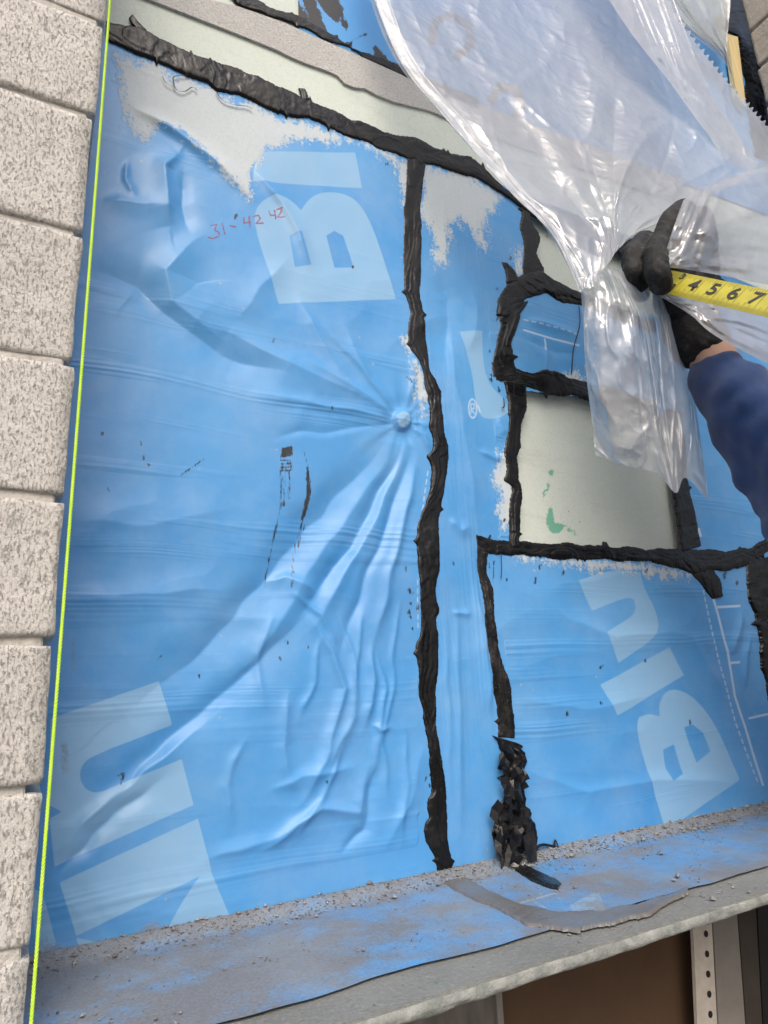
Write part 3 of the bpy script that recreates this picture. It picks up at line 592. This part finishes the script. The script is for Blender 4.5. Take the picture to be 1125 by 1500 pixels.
def debris():
    ico = [(0, 0, 1), (.9, 0, .2), (.28, .85, .2), (-.72, .53, .1), (-.72, -.53, .25), (.28, -.85, .2), (0, 0, -.6)]
    ff = [(0, 1, 2), (0, 2, 3), (0, 3, 4), (0, 4, 5), (0, 5, 1), (6, 2, 1), (6, 3, 2), (6, 4, 3), (6, 5, 4), (6, 1, 5)]
    V = []; Fc = []
    for i in range(16000):
        x = random.uniform(-.03, XR-.05); k = random.random()
        y = -abs(random.gauss(.004, .010)) if k < .62 else random.uniform(YF+.004, -.002)
        if k > .62 and noise(np.array([x/.05]), np.array([y/.03]), 9)[0] < .12: continue
        r = min(.0042, .00042*math.exp(random.gauss(0, .70)))*(1.2 if x > .45 else .9); zb = ZS+.0012+(.0085*math.exp(-(y/.009)**2) if y > YM else 0)
        if y < YM+.004: zb = ZS-.0015
        a = random.uniform(0, 6.28); o = len(V); sx, sy, sz = (random.uniform(.6, 1.3) for _ in range(3))
        for p in ico:
            px, py, pz = p[0]*sx*r, p[1]*sy*r, p[2]*sz*r*.8; V.append((x+px*math.cos(a)-py*math.sin(a), y+px*math.sin(a)+py*math.cos(a), zb+pz+r*.3))
        Fc += [tuple(q+o for q in f) for f in ff]
    o = mesh_obj('debris', V, Fc, M_DEBRIS, None, False); o['kind'] = 'stuff'
    tag(o, 'grey crumbs and grit scattered over the sill', 'debris')
debris()

# ------------------------------------------------------------------ what shows below the sill
M_BROWN = simple('brown_panel', (.085, .05, .03), (.115, .068, .04), 9, .75, .0006, 300, .3)
M_GREYP = simple('scratched_grey_panel', (.10, .09, .08), (.24, .22, .20), 45, .7, .001, 180, .3, pscale=(1, 1, .25))
M_BEAD = simple('white_bead', (.55, .50, .44), (.68, .63, .56), 60, .7, .0012, 900, .3)
M_STRIP = simple('grey_strip', (.22, .205, .19), (.28, .26, .24), 25, .7, .0005, 300)
M_DARK = simple('dark_strip', (.05, .042, .036), (.075, .065, .055), 25, .7, .0005, 300)
M_BLACK = simple('black_frame', (.012, .012, .013), (.02, .02, .02), 25, .5, .0005, 300)
yb = -.02
tag(prism('scratched_panel', [(380, 1420), (722, 1380), (726, 1440), (740, 1640), (380, 1640)], yb+.004, yb+.02, M_GREYP), 'scratched grey-brown panel under the sill board', 'panel')
tag(prism('panel_trim', [(722, 1380), (730, 1379), (748, 1640), (738, 1640)], yb, yb+.02, M_STRIP), 'thin pale trim edge beside the brown panel under the sill', 'trim')
tag(prism('brown_panel', [(726, 1370), (1018, 1310), (1030, 1640), (745, 1640)], yb+.022, yb+.04, M_BROWN), 'smooth dark brown panel in the opening under the sill', 'panel')
bead = prism('corner_bead', [(1014, 1330), (1041, 1322), (1058, 1640), (1028, 1640)], yb-.004, yb+.0, M_BEAD)
tag(bead, 'off-white perforated corner bead standing under the sill', 'bead')
for i in range(9):
    v = 1368+i*29.5; u = 1034.5+(v-1368)*.055; c = wall(u, v, yb-.0046); r = .0034
    V = [c+np.array([r*math.cos(t), 0, r*math.sin(t)]) for t in np.linspace(0, 6.283, 15)[:-1]]+[c+np.array([r*math.cos(t), .0008, r*math.sin(t)]) for t in np.linspace(0, 6.283, 15)[:-1]]
    h = mesh_obj('punched_hole', V, [tuple(range(14))]+[(k, (k+1) % 14, 14+(k+1) % 14, 14+k) for k in range(14)], M_BLACK, None, False); h.parent = bead
tag(prism('grey_strip', [(1043, 1322), (1078, 1316), (1102, 1640), (1060, 1640)], yb+.002, yb+.02, M_STRIP), 'plain grey strip beside the perforated bead', 'strip')
tag(prism('dark_strip', [(1079.5, 1314), (1106, 1308), (1124, 1640), (1104, 1640)], yb+.006, yb+.02, M_DARK), 'dark brown strip between the grey strip and the black frame', 'strip')
tag(prism('black_frame', [(1108, 1306), (1190, 1290), (1200, 1640), (1126, 1640)], yb+.008, yb+.03, M_BLACK), 'black frame under the right end of the sill', 'frame')
tag(box('wood_blocking', (-.25, .045, ZS-.9), (XR+.25, .06, ZS-.0165), M_DARK), 'dark backing board behind the panels under the sill', 'board')

# ------------------------------------------------------------------ brick piers
YB = -.13
jo = [(131, 166), (118, 340), (108, 531), (90, 727), (75, 935), (57, 1152), (47, 1392)]
jz = [wall(u, v, YB)[2] for u, v in jo]
ch = (jz[0]-jz[-1])/(len(jo)-1); print('course', ch, [round(float(q), 3) for q in jz])
xe = float(np.mean([wall(u, v, YB)[0] for u, v in ((152, 100), (132, 250), (112, 450), (97, 650), (84, 850), (66, 1060), (47, 1280))])); print('brick edge', xe)
def rough_brick(name, x0, x1, y0, y1, z0, z1, seed, mat, parent, n=(34, 12, 24)):
    bm = bmesh.new(); bmesh.ops.create_cube(bm, size=1)
    bmesh.ops.subdivide_edges(bm, edges=bm.edges[:], cuts=22, use_grid_fill=True)
    c = np.array([q.co[:] for q in bm.verts]); hx, hy, hz = (x1-x0)/2, (y1-y0)/2, (z1-z0)/2
    p = c*2*np.array([hx, hy, hz]);r = .0020
    q = np.clip(p, -np.array([hx-r, hy-r, hz-r]), np.array([hx-r, hy-r, hz-r])); dd = p-q; L = np.linalg.norm(dd, axis=1, keepdims=True); p = q+dd/np.maximum(L, 1e-9)*np.minimum(L, r)
    nrm = dd/np.maximum(L, 1e-9); wx, wy, wz = p.T
    nz = .0011*fbm((wx+wy*.7)/.012+seed*9, wz/.012, seed, 4)+.0012*noise((wx+wy)/.05+seed*5, wz/.05, seed+4); p = p+nrm*nz[:, None]
    for vtx, k in zip(bm.verts, p): vtx.co = k
    for f in bm.faces: f.smooth = True
    me = bpy.data.meshes.new(name); bm.to_mesh(me); bm.free(); me.materials.append(mat)
    o = bpy.data.objects.new(name, me); COL.objects.link(o); o.location = ((x0+x1)/2, (y0+y1)/2, (z0+z1)/2); child(o, parent) if parent else None
    o.parent = parent; o.matrix_parent_inverse = Matrix.Translation(parent.location).inverted()
    return o
bp = empty('brick_pier', (xe-.3, YB, 0), 'pale speckled split-face brick pier beside the yellow line', 'brick wall')
k0 = -4
JA = jz[::-1]                                          # the courses are laid unevenly: use the joints as they are
def CZ(k): return JA[k] if 0 <= k < len(JA) else (JA[0]+k*ch if k < 0 else JA[-1]+(k-len(JA)+1)*ch)
EP = [wall(u, v, YB) for u, v in ((56, 1280), (69, 1050), (87, 840), (102, 640), (115, 440), (130, 250), (147, 100))]
EZ = [p[2] for p in EP]; EX = [p[0] for p in EP]
for k in range(k0, 12):
    zz, zu = CZ(k), CZ(k+1); j = .0036
    e1 = float(np.interp((zz+zu)/2, EZ, EX))+random.uniform(-.0008, .0008); ln = .29 if k % 2 else .145
    rough_brick('brick', e1-ln, e1, YB+random.uniform(-.0012, .0012), YB+.09, zz+j*.4, zu-j, k+30, M_BRICK, bp)
    rough_brick('brick', e1-ln-.30, e1-ln-.011, YB, YB+.09, zz+j*.4, zu-j, k+60, M_BRICK, bp)
for k in range(k0, 13):
    e1 = float(np.interp(CZ(k), EZ, EX)); box('mortar', (e1-.58, YB+random.uniform(.0026, .0040), CZ(k)-.0075), (e1-random.uniform(.004, .011), YB+.085, CZ(k)+.0055), M_MORTAR, bp, .001)
XJ = wall(1098, 60, -.035)[0]
rp = empty('brick_pier', (XR+.2, YB, 0), 'grey brick jamb beyond the wood strip and plastic', 'brick wall')
for k in range(-3, 16):
    zz = jz[-1]+k*ch+.02
    rough_brick('brick', XJ, XJ+.2, YB-.01, -.035+random.uniform(-.006, .002), zz+.005, zz+ch-.005, k+90, M_BRICKR, rp)
box('mortar', (XJ+.006, YB, jz[-1]-3*ch), (XJ+.19, -.04, jz[-1]+16*ch+.02), M_MORTAR, rp, .001)
M_WOOD = simple('pale_wood', (.50, .40, .20), (.62, .52, .29), 30, .65, .0005, 200, .3, pscale=(4, 4, .4))
tag(prism('wood_strip', [(1066, 50), (1081, 54), (1093, 158), (1079, 140)], -.016, -.006, M_WOOD), 'pale yellow wood strip beside the grey brick jamb', 'wood strip')

# mason's line: twisted cord, plumb, just proud of the brick face
def cord():
    p0 = wall(163, -20, YB-.012); p1 = wall(45, 1505, YB-.012); d = p1-p0; L = np.linalg.norm(d); d /= L
    ax = np.array([1, 0, 0.]); ax = ax-d*(ax@d); ax /= np.linalg.norm(ax); ay = np.cross(d, ax); V = []; Fc = []; n = 900
    for s in range(3):
        for i in range(n):
            t = i/(n-1)*L; a = t/.0042*2*math.pi/1.5+s*2.094; c = p0+d*t+(ax*math.cos(a)+ay*math.sin(a))*.00055
            for k in range(5): V.append(c+(ax*math.cos(k*1.2566)+ay*math.sin(k*1.2566))*.00062)
        o = s*n*5; Fc += [(o+i*5+k, o+i*5+(k+1) % 5, o+(i+1)*5+(k+1) % 5, o+(i+1)*5+k) for i in range(n-1) for k in range(5)]
    m = simple('fluorescent_line', (.50, .80, .05), (.66, .92, .10), 90, .6, .0002, 2000, .3)
    tag(mesh_obj('mason_line', V, Fc, m), 'fluorescent yellow-green string line stretched along the brick edge', 'string')
cord()

# ------------------------------------------------------------------ clear plastic sheet
def mat_plastic():
    k = N('poly_film'); t = k.t; t.nodes.remove(k.b); out = t.nodes['Material Output']; p = k.pos()
    tr = k.n('BsdfTransparent'); tr.inputs[0].default_value = (.93, .945, .96, 1)
    df = k.n('BsdfDiffuse'); df.inputs[0].default_value = (.74, .755, .785, 1); tl = k.n('BsdfTranslucent'); tl.inputs[0].default_value = (.74, .755, .785, 1)
    gl = k.n('BsdfGlossy'); gl.inputs['Roughness'].default_value = .22
    wp = k.n('TexNoise'); wp.inputs['Scale'].default_value = 14; wp.inputs['Detail'].default_value = 2; k.l(p, wp.inputs['Vector'])
    vm = k.n('VectorMath', operation='MULTIPLY_ADD'); k.l(wp.outputs['Color'], vm.inputs[0]); vm.inputs[1].default_value = (.05, .05, .05); k.l(p, vm.inputs[2])
    v1 = k.n('TexVoronoi'); v1.inputs['Scale'].default_value = 15; k.l(vm.outputs[0], v1.inputs['Vector'])
    v2 = k.n('TexVoronoi'); v2.inputs['Scale'].default_value = 60; k.l(vm.outputs[0], v2.inputs['Vector'])
    amt = k.ramp(k.noise(9, 3, .6, p), .46, .70, .05, 1.)
    h = k.math('MULTIPLY', k.math('ADD', v1.outputs['Distance'], k.math('MULTIPLY', v2.outputs['Distance'], .3)), amt)
    b = k.bump(k.math('ADD', h, k.math('ADD', k.math('MULTIPLY', k.noise(60, 4, .6, p), .3), k.math('ADD', k.math('MULTIPLY', k.math('ABSOLUTE', k.math('SUBTRACT', k.noise(11, 2, .5, k.pos((1, 1, .6))), .5), 0.), -5.), k.math('MULTIPLY', k.math('ABSOLUTE', k.math('SUBTRACT', k.noise(27, 2, .5, k.pos((.7, 1, 1))), .5), 0.), -2.2)))), .0034, .7)
    for q in (df, tl, gl): k.l(b, q.inputs['Normal'])
    m1 = k.n('MixShader'); m1.inputs[0].default_value = .5; k.l(df.outputs[0], m1.inputs[1]); k.l(tl.outputs[0], m1.inputs[2])
    haze = k.ramp(k.noise(7, 4, .6, p), .3, .7, .50, .68)
    m2 = k.n('MixShader'); k.l(haze, m2.inputs[0]); k.l(tr.outputs[0], m2.inputs[1]); k.l(m1.outputs[0], m2.inputs[2])
    lw = k.n('LayerWeight'); lw.inputs[0].default_value = .35; k.l(b, lw.inputs['Normal'])
    m3 = k.n('MixShader'); k.l(k.ramp(lw.outputs['Fresnel'], 0, 1, .04, .28), m3.inputs[0]); k.l(m2.outputs[0], m3.inputs[1]); k.l(gl.outputs[0], m3.inputs[2])
    k.l(m3.outputs[0], out.inputs['Surface']); return k.m
M_FILM = mat_plastic()
PS = empty('plastic_sheet', wall(905, 390, -.15), 'translucent plastic sheet bunched in the black-gloved hand', 'plastic sheet')
def film(name, curves, nu, nv, pleat=0., freq=8, crumple=.004, seed=0, serr=None, hand=None):
    C = [catmull(c, nv) for c in curves]; G = np.array([catmull([c[j] for c in C], nu) for j in range(nv)])   # nv x nu x 3 (u,v,y)
    s = np.linspace(0, 1, nu)[None, :]; t = np.linspace(0, 1, nv)[:, None]
    U, V, Y = G[..., 0].copy(), G[..., 1].copy(), G[..., 2].copy()
    if serr is not None:
        amp, n = serr; U[:, 0] += amp*(np.abs(((t[:, 0]*n) % 1)-.5)*2-.5); V[:, 0] -= amp*(np.abs(((t[:, 0]*n) % 1)-.5)*2-.5)
    env = np.sin(np.clip(t, 0, 1)*math.pi*.92+.15)
    q1 = s*freq+1.1*noise(s*2.5+t*0, t*1.6+s*0, seed+1); rid = 1-np.abs(noise(q1*1.6, t*.8+s*0, seed+2))*2
    q2 = s*freq*2.3+.8*noise(s*5+t*0, t*2.5+s*0, seed+4); rid2 = 1-np.abs(noise(q2*1.6, t*1.6+s*0, seed+5))*2
    mk = np.clip(.5+1.1*noise(s*4+t*0, t*2+s*0, seed+6), 0, 1)
    Y += pleat*rid*env*(.35+.65*mk)+pleat*.45*rid2*env*mk
    cr = 0
    for q, (fx, fy, am) in enumerate(((3, 3, 1.), (7, 6, .5), (17, 13, .18))):
        nn = noise(s*fx+t*1.3*fx*.3, t*fy-s*fy*.4, seed+10+q); cr = cr+am*(1-2*np.abs(nn))+am*.9*np.exp(-(nn/.07)**2)*np.clip(.3+noise(s*fx*.5, t*fy*.5, seed+30+q), 0, 1)
    Y -= crumple*cr*.6*(.35+.65*env)
    V_ = [wall(U[i, j], V[i, j], min(Y[i, j], -.014)) for i in range(nv) for j in range(nu)]
    o = mesh_obj(name, V_, grid_faces(nv, nu), M_FILM); child(o, PS); return o
film('sheet', [
 [(515, -90, -.03), (572, 75, -.05), (655, 178, -.08), (742, 274, -.105), (800, 335, -.125), (850, 424, -.14)],
 [(545, -90, -.04), (606, 75, -.065), (690, 180, -.095), (775, 278, -.115), (828, 340, -.135), (866, 410, -.15)],
 [(640, -90, -.04), (700, 75, -.06), (775, 190, -.09), (840, 285, -.12), (875, 340, -.14), (882, 396, -.157)],
 [(750, -90, -.04), (800, 75, -.06), (845, 190, -.095), (875, 280, -.125), (892, 335, -.142), (894, 382, -.160)],
 [(870, -90, -.04), (890, 75, -.07), (905, 180, -.10), (908, 275, -.13), (908, 330, -.145), (903, 368, -.160)],
 [(900, -90, -.04), (960, 75, -.07), (985, 180, -.11), (965, 270, -.135), (935, 325, -.148), (914, 357, -.158)],
 [(940, -90, -.05), (1005, 95, -.085), (1048, 190, -.12), (1030, 262, -.14), (975, 318, -.15), (922, 350, -.155)],
 [(955, -90, -.06), (1030, 110, -.09), (1085, 205, -.125), (1108, 250, -.14), (1010, 300, -.15), (930, 346, -.15)]], 220, 170, .010, 7, .009, 3)
film('hem_fold', [
 [(542, -90, -.055), (600, 75, -.075), (686, 183, -.105), (770, 280, -.125), (818, 340, -.14), (856, 424, -.15)],
 [(520, -90, -.05), (580, 78, -.07), (664, 186, -.1), (750, 284, -.12), (808, 342, -.138), (850, 428, -.148)]], 14, 120, .001, 1, .002, 5)
film('serrated_strip', [
 [(900, -120, -.09), (990, 20, -.11), (1040, 88, -.12), (1086, 142, -.125), (1128, 188, -.13), (1200, 250, -.13)],
 [(870, -110, -.095), (955, 30, -.115), (1010, 105, -.125), (1060, 170, -.132), (1105, 215, -.135), (1180, 265, -.135)],
 [(830, -100, -.09), (915, 35, -.115), (982, 122, -.125), (1035, 195, -.135), (1075, 240, -.138), (1170, 262, -.138)]], 30, 240, .002, 2, .003, 7, serr=(7, 34))
film('corner_pleats', [
 [(860, -100, -.05), (930, -30, -.05), (1000, 40, -.045), (1060, 90, -.03), (1085, 150, -.03)],
 [(950, -100, -.05), (990, -40, -.05), (1030, 30, -.045), (1062, 80, -.028), (1080, 140, -.03)],
 [(1075, -100, -.05), (1074, -40, -.05), (1070, 10, -.04), (1066, 70, -.026), (1078, 135, -.03)]], 90, 60, .010, 7, .003, 9)
film('gathered_tail', [
 [(846, 408, -.142), (852, 440, -.14), (858, 540, -.125), (866, 610, -.115), (872, 666, -.11)],
 [(872, 398, -.156), (880, 450, -.162), (884, 555, -.15), (900, 635, -.135), (915, 682, -.125)],
 [(896, 394, -.166), (926, 462, -.17), (940, 560, -.16), (950, 640, -.145), (962, 694, -.135)],
 [(914, 398, -.165), (948, 450, -.16), (970, 556, -.15), (982, 640, -.145), (990, 722, -.14)],
 [(930, 404, -.156), (964, 440, -.145), (992, 535, -.14), (1008, 615, -.135), (1004, 700, -.13)],
 [(940, 404, -.15), (975, 436, -.135), (1004, 525, -.125), (1020, 600, -.12), (1038, 734, -.12)]], 120, 130, .012, 6, .006, 13)
film('wrist_flap', [
 [(1001, 293, -.205), (986, 335, -.21), (974, 374, -.205), (972, 392, -.20)],
 [(1030, 276, -.20), (1015, 330, -.215), (1004, 375, -.21), (1000, 394, -.20)],
 [(1080, 256, -.175), (1070, 320, -.20), (1060, 375, -.195), (1058, 404, -.19)],
 [(1190, 225, -.15), (1190, 300, -.17), (1190, 375, -.175), (1190, 430, -.17)]], 60, 50, .006, 3, .006, 17)
film('lower_flap', [
 [(966, 425, -.178), (966, 430, -.18), (968, 434, -.18), (970, 436, -.18)],
 [(1000, 428, -.18), (1005, 440, -.185), (1010, 452, -.185), (1012, 462, -.185)],
 [(1060, 440, -.185), (1062, 460, -.19), (1060, 480, -.195), (1058, 498, -.195)],
 [(1200, 470, -.19), (1200, 500, -.195), (1200, 535, -.20), (1200, 570, -.20)]], 60, 30, .003, 3, .004, 19)

# ------------------------------------------------------------------ person
def blob(name, chains, voxel, mat, parent, smooth=6, wrinkle=0, wsc=.03, seed=0):
    bm = bmesh.new()
    for ch_ in chains:
        for (p, r), (q, s) in zip(ch_[:-1], ch_[1:]):
            p = Vector(p); q = Vector(q); st = max(2, int((q-p).length/(min(r, s)*.45)))
            for i in range(st+1):
                t = i/st; bmesh.ops.create_icosphere(bm, subdivisions=2, radius=r*(1-t)+s*t, matrix=Matrix.Translation(p.lerp(q, t)))
    me = bpy.data.meshes.new(name+'_raw'); bm.to_mesh(me); bm.free(); o = bpy.data.objects.new(name, me); COL.objects.link(o)
    md = o.modifiers.new('r', 'REMESH'); md.mode = 'VOXEL'; md.voxel_size = voxel; md.use_smooth_shade = True
    ms = o.modifiers.new('s', 'SMOOTH'); ms.iterations = smooth; ms.factor = .5
    dg = bpy.context.evaluated_depsgraph_get(); m2 = bpy.data.meshes.new_from_object(o.evaluated_get(dg)); o.modifiers.clear(); o.data = m2; m2.name = name
    if wrinkle:
        n = len(m2.vertices); c = np.empty(n*3); m2.vertices.foreach_get('co', c); c = c.reshape(-1, 3); nn = np.empty(n*3); m2.vertices.foreach_get('normal', nn); nn = nn.reshape(-1, 3)
        k = (1-2*np.abs(noise((c[:, 0]+c[:, 2]*.5)/wsc, (c[:, 1]-c[:, 2]*.8)/wsc, seed)))*.6+.4*noise(c[:, 0]/wsc*2.1, (c[:, 2]+c[:, 1])/wsc*2.1, seed+2)
        m2.vertices.foreach_set('co', (c+nn*(k*wrinkle)[:, None]).ravel()); m2.update()
    m2.materials.clear(); m2.materials.append(mat); m2.polygons.foreach_set('use_smooth', np.ones(len(m2.polygons), bool))
    if parent: child(o, parent)
    return o
W3 = lambda u, v, y: tuple(float(k) for k in wall(u, v, y))
kg = N('black_glove'); gp2 = kg.pos(); gd = kg.ramp(kg.noise(60, 5, .65, gp2), .52, .78, 0, .5)
M_GLOVE = kg.out(kg.mix(gd, (.007, .007, .0075), (.12, .115, .11)), .6, kg.bump(kg.noise(500, 4, .7, gp2), .0014, .9), .35)
M_SKIN = simple('skin', (.42, .25, .18), (.50, .31, .23), 40, .55, .0005, 500)
M_SLEEVE = simple('navy_fleece', (.013, .038, .125), (.02, .052, .16), 60, .9, .0012, 900, .2, sheen=.3)
M_TROU = simple('dark_trousers', (.03, .032, .036), (.05, .052, .058), 30, .9, .001, 500, .2)
M_BOOT = simple('brown_boot', (.10, .06, .03), (.14, .085, .045), 30, .6, .001, 300)
M_HAIR = simple('dark_hair', (.03, .02, .013), (.05, .035, .022), 80, .6, .002, 300)
PE = empty('person', (.96, -.37, 0), 'person in navy fleece reaching in with a black work glove to hold the plastic', 'person')
wr = Vector(W3(1030, 508, -.150)); el = Vector(W3(1228, 768, -.225)); sh = el+Vector((.06, -.10, -.17)); print('elbow', el, 'shoulder', sh)
fa = (el-wr).normalized()
# near (reaching) hand
blob('glove', [
 [(W3(1024, 500, -.148), .036), (W3(1014, 484, -.146), .036), (W3(1008, 455, -.142), .036), (W3(1012, 410, -.138), .036), (W3(1018, 360, -.138), .030), (W3(1022, 325, -.142), .022)],
 [(W3(985, 440, -.146), .024), (W3(990, 385, -.145), .026), (W3(1000, 340, -.146), .020)],
 [(W3(1022, 335, -.150), .016), (W3(1000, 308, -.170), .0145), (W3(983, 322, -.184), .0138), (W3(972, 348, -.182), .0130), (W3(975, 362, -.170), .012)],
 [(W3(1000, 385, -.150), .015), (W3(968, 356, -.180), .0140), (W3(959, 376, -.194), .0142), (W3(963, 400, -.196), .0142), (W3(969, 416, -.190), .0135)],
 [(W3(985, 390, -.140), .015), (W3(944, 354, -.158), .0138), (W3(927, 374, -.168), .0138), (W3(929, 400, -.170), .0140), (W3(935, 414, -.164), .0130)],
 [(W3(1000, 405, -.130), .015), (W3(955, 405, -.126), .0135), (W3(934, 412, -.124), .0125), (W3(940, 430, -.13), .011)],
 [(W3(1010, 440, -.160), .017), (W3(992, 425, -.168), .0145), (W3(972, 410, -.166), .0125)]], .0019, M_GLOVE, PE, 4, .0011, .012, 5)
blob('body', [
 [(tuple(wr-fa*.02), .028), (tuple(wr+fa*.05), .030), (tuple(el), .042), (tuple(sh), .055)],
 [(tuple(sh), .06), ((0.960, -0.360, 1.47), .07), ((1.100, -0.520, 1.44), .06), ((0.940, -0.630, 1.32), .045), ((0.745, -0.455, 1.53), .03)],
 [((0.960, -0.360, 1.47), .065), ((0.960, -0.360, 1.58), .055), ((0.940, -0.340, 1.66), .075), ((0.935, -0.335, 1.73), .085), ((0.945, -0.345, 1.76), .083)],
 [((0.895, -0.285, 1.67), .012), ((0.882, -0.272, 1.69), .014)], [((0.960, -0.360, 1.45), .12), ((0.970, -0.370, 1.2), .12), ((0.970, -0.370, .98), .13)],
 [((0.910, -0.310, .95), .085), ((0.900, -0.280, .5), .06), ((0.910, -0.310, .09), .042)], [((1.040, -0.430, .95), .085), ((1.080, -0.420, .5), .06), ((1.100, -0.480, .09), .042)]], .009, M_SKIN, PE, 5)
s0 = wr+fa*.050
blob('sleeved_jacket', [
 [(tuple(s0), .039), (tuple(s0+fa*.03), .046), (tuple(s0+fa*.09), .055), (tuple(el), .060), (tuple(sh), .078)],
 [(tuple(sh), .09), ((0.960, -0.360, 1.43), .11), ((1.100, -0.520, 1.42), .085), ((0.940, -0.630, 1.32), .064), ((0.775, -0.482, 1.50), .044)],
 [((0.960, -0.360, 1.40), .155), ((0.970, -0.370, 1.2), .155), ((0.970, -0.370, .92), .16)], [((0.880, -0.280, 1.40), .11), ((0.900, -0.300, .95), .13)], [((1.040, -0.440, 1.40), .11), ((1.040, -0.440, .95), .13)]], .0055, M_SLEEVE, PE, 2, .015, .065, 8)
blob('trousers', [[((0.910, -0.310, .95), .12), ((0.900, -0.280, .5), .085), ((0.910, -0.310, .12), .075)], [((1.040, -0.430, .95), .12), ((1.080, -0.420, .5), .085), ((1.100, -0.480, .12), .075)]], .012, M_TROU, PE, 4, .006, .07, 4)
for x, y in ((.91, -.31), (1.10, -.48)):
    blob('boot', [[((x+.02, y-.02, .10), .055), ((x, y, .05), .05), ((x-.06, y+.09, .045), .045), ((x-.10, y+.14, .04), .038)]], .009, M_BOOT, PE, 3)
blob('hair', [[((0.955, -0.355, 1.70), .083), ((0.955, -0.355, 1.765), .088), ((0.935, -0.335, 1.79), .078)]], .009, M_HAIR, PE, 3)
for dx, dy in ((-.026, .03), (.03, -.026)):
    blob('eye', [[((.882+dx*.9+.012, -.272+dy*.9-.012, 1.735), .010), ((.881+dx*.9+.012, -.271+dy*.9-.012, 1.735), .010)]], .003, M_BLACK, PE, 1)
blob('mouth', [[((0.888, -0.306, 1.635), .008), ((0.882, -0.286, 1.634), .009), ((0.906, -0.276, 1.635), .008)]], .003, simple('lips', (.35, .14, .12), (.4, .17, .14), 30), PE, 2)
hc = Vector((.715, -.432, 1.565))
blob('glove', [[((.75, -.46, 1.525), .034), (tuple(hc), .034)]]+[[(tuple(hc+Vector((.01, -.03+.02*i, .01))), .014), (tuple(hc+Vector((-.045, -.035+.022*i, .035))), .013), (tuple(hc+Vector((-.06, -.02+.016*i, .0))), .012)] for i in range(4)]+[[(tuple(hc), .016), (tuple(hc+Vector((-.02, .045, .04))), .013), (tuple(hc+Vector((-.05, .04, .05))), .012)]], .004, M_GLOVE, PE, 3)

# ------------------------------------------------------------------ tape measure blade
def tape():
    M_Y = simple('tape_yellow', (.36, .325, .015), (.46, .42, .022), 70, .38, .0002, 600, .5)
    M_K = simple('tape_print', (.010, .010, .010), (.016, .016, .016), 70, .5, .0001, 600)
    # centre line from inside the fist out to the right and towards the camera
    a = np.array(W3(968, 409, -.176)); b = np.array(W3(1125, 443, -.275)); d = (b-a)/np.linalg.norm(b-a)
    upv = np.array(W3(1056, 404, -.2))-np.array(W3(1050, 448, -.2)); nn = np.cross(d, upv); nn /= np.linalg.norm(nn)
    if nn[1] > 0: nn = -nn
    up = np.cross(nn, d); up /= np.linalg.norm(up)
    if up[2] < 0: up = -up
    HW = .0168
    T = empty('tape_measure', tuple(a), 'yellow steel tape measure blade marked 3 to 7 held in the black glove', 'tape measure')
    def at(s, t, o=0.): return a+d*s+up*(t*HW)+nn*(o-.0012*(t*t))           # s along (m), t across -1..1, concave towards the reader
    n = 60; V = [at(.30*i/n, -1+2*j/12, 0) for i in range(n+1) for j in range(13)]+[at(.30*i/n, -1+2*j/12, -.0004) for i in range(n+1) for j in range(13)]
    child(mesh_obj('blade', V, grid_faces(n+1, 13)+grid_faces(n+1, 13, (n+1)*13), M_Y), T)
    V = []; Fc = []
    
    def s_at(u):
        lo_, hi_ = 0., .4
        for _ in range(40):
            m_ = (lo_+hi_)/2; q_ = at(m_, 0)
            if to_px(*q_)[0] < u: lo_ = m_
            else: hi_ = m_
        return lo_
    inch = (s_at(1114)-s_at(1023))/3; s3 = s_at(1023)-inch; print('inch', inch, 's3', s3)                                              # where the 3 falls
    def bar(s, t0, t1, w):
        o = len(V)
        for k in range(5):
            t = t0+(t1-t0)*k/4; V.append(at(s-w, t, .00025)); V.append(at(s+w, t, .00025))
        Fc.extend((o+2*k, o+2*k+1, o+2*k+3, o+2*k+2) for k in range(4))
    for q in range(-4, 16*16):
        s = s3+inch*q/16
        if not 0 < s < .29: continue
        ln = 1.95 if q % 16 == 0 else (.62 if q % 8 == 0 else (.5 if q % 4 == 0 else (.38 if q % 2 == 0 else .27)))
        w = .00026 if q % 4 == 0 else .0002
        bar(s, -.97, -.97+ln, w)
        if q % 16 and q % 2 == 0: bar(s, .97, .97-ln*.85, w)
    child(mesh_obj('graduation_marks', V, Fc, M_K, None, False), T)
    def numeral(txt, s, t, size, mat=M_K):
        cu = bpy.data.curves.new('n', 'FONT'); cu.body = txt; cu.size = size; cu.align_x = 'CENTER'; cu.align_y = 'CENTER'; cu.offset = size*.018
        oo = bpy.data.objects.new('n', cu); COL.objects.link(oo); dg = bpy.context.evaluated_depsgraph_get(); me = bpy.data.meshes.new_from_object(oo.evaluated_get(dg)); bpy.data.objects.remove(oo)
        for vt in me.vertices:
            x, y, _ = vt.co; vt.co = Vector(at(s+x, t+y/HW, .0008))
        me.materials.clear(); me.materials.append(mat); o = bpy.data.objects.new('numeral', me); COL.objects.link(o); child(o, T)
    for q in range(4, 4+int((.28-s3)/inch)): numeral(str(q), s3+inch*(q-3)-.0065, .06, .0235)
    numeral('3', s3-.0035, .60, .0125); numeral('3', s3-.0035, -.48, .0125)
    e = a+d*.315; box('tape_case', tuple(e+np.array([-.022, -.036, -.040])), tuple(e+np.array([.022, .034, .034])), simple('case_plastic', (.5, .42, .02), (.55, .47, .03), 20, .4), T, .011)
tape()
# every surface faces out: make the normals of the wall sheets point to the room
for o in (mem, um, lo):
    if o.data.polygons[0].normal.y > 0: o.data.flip_normals()
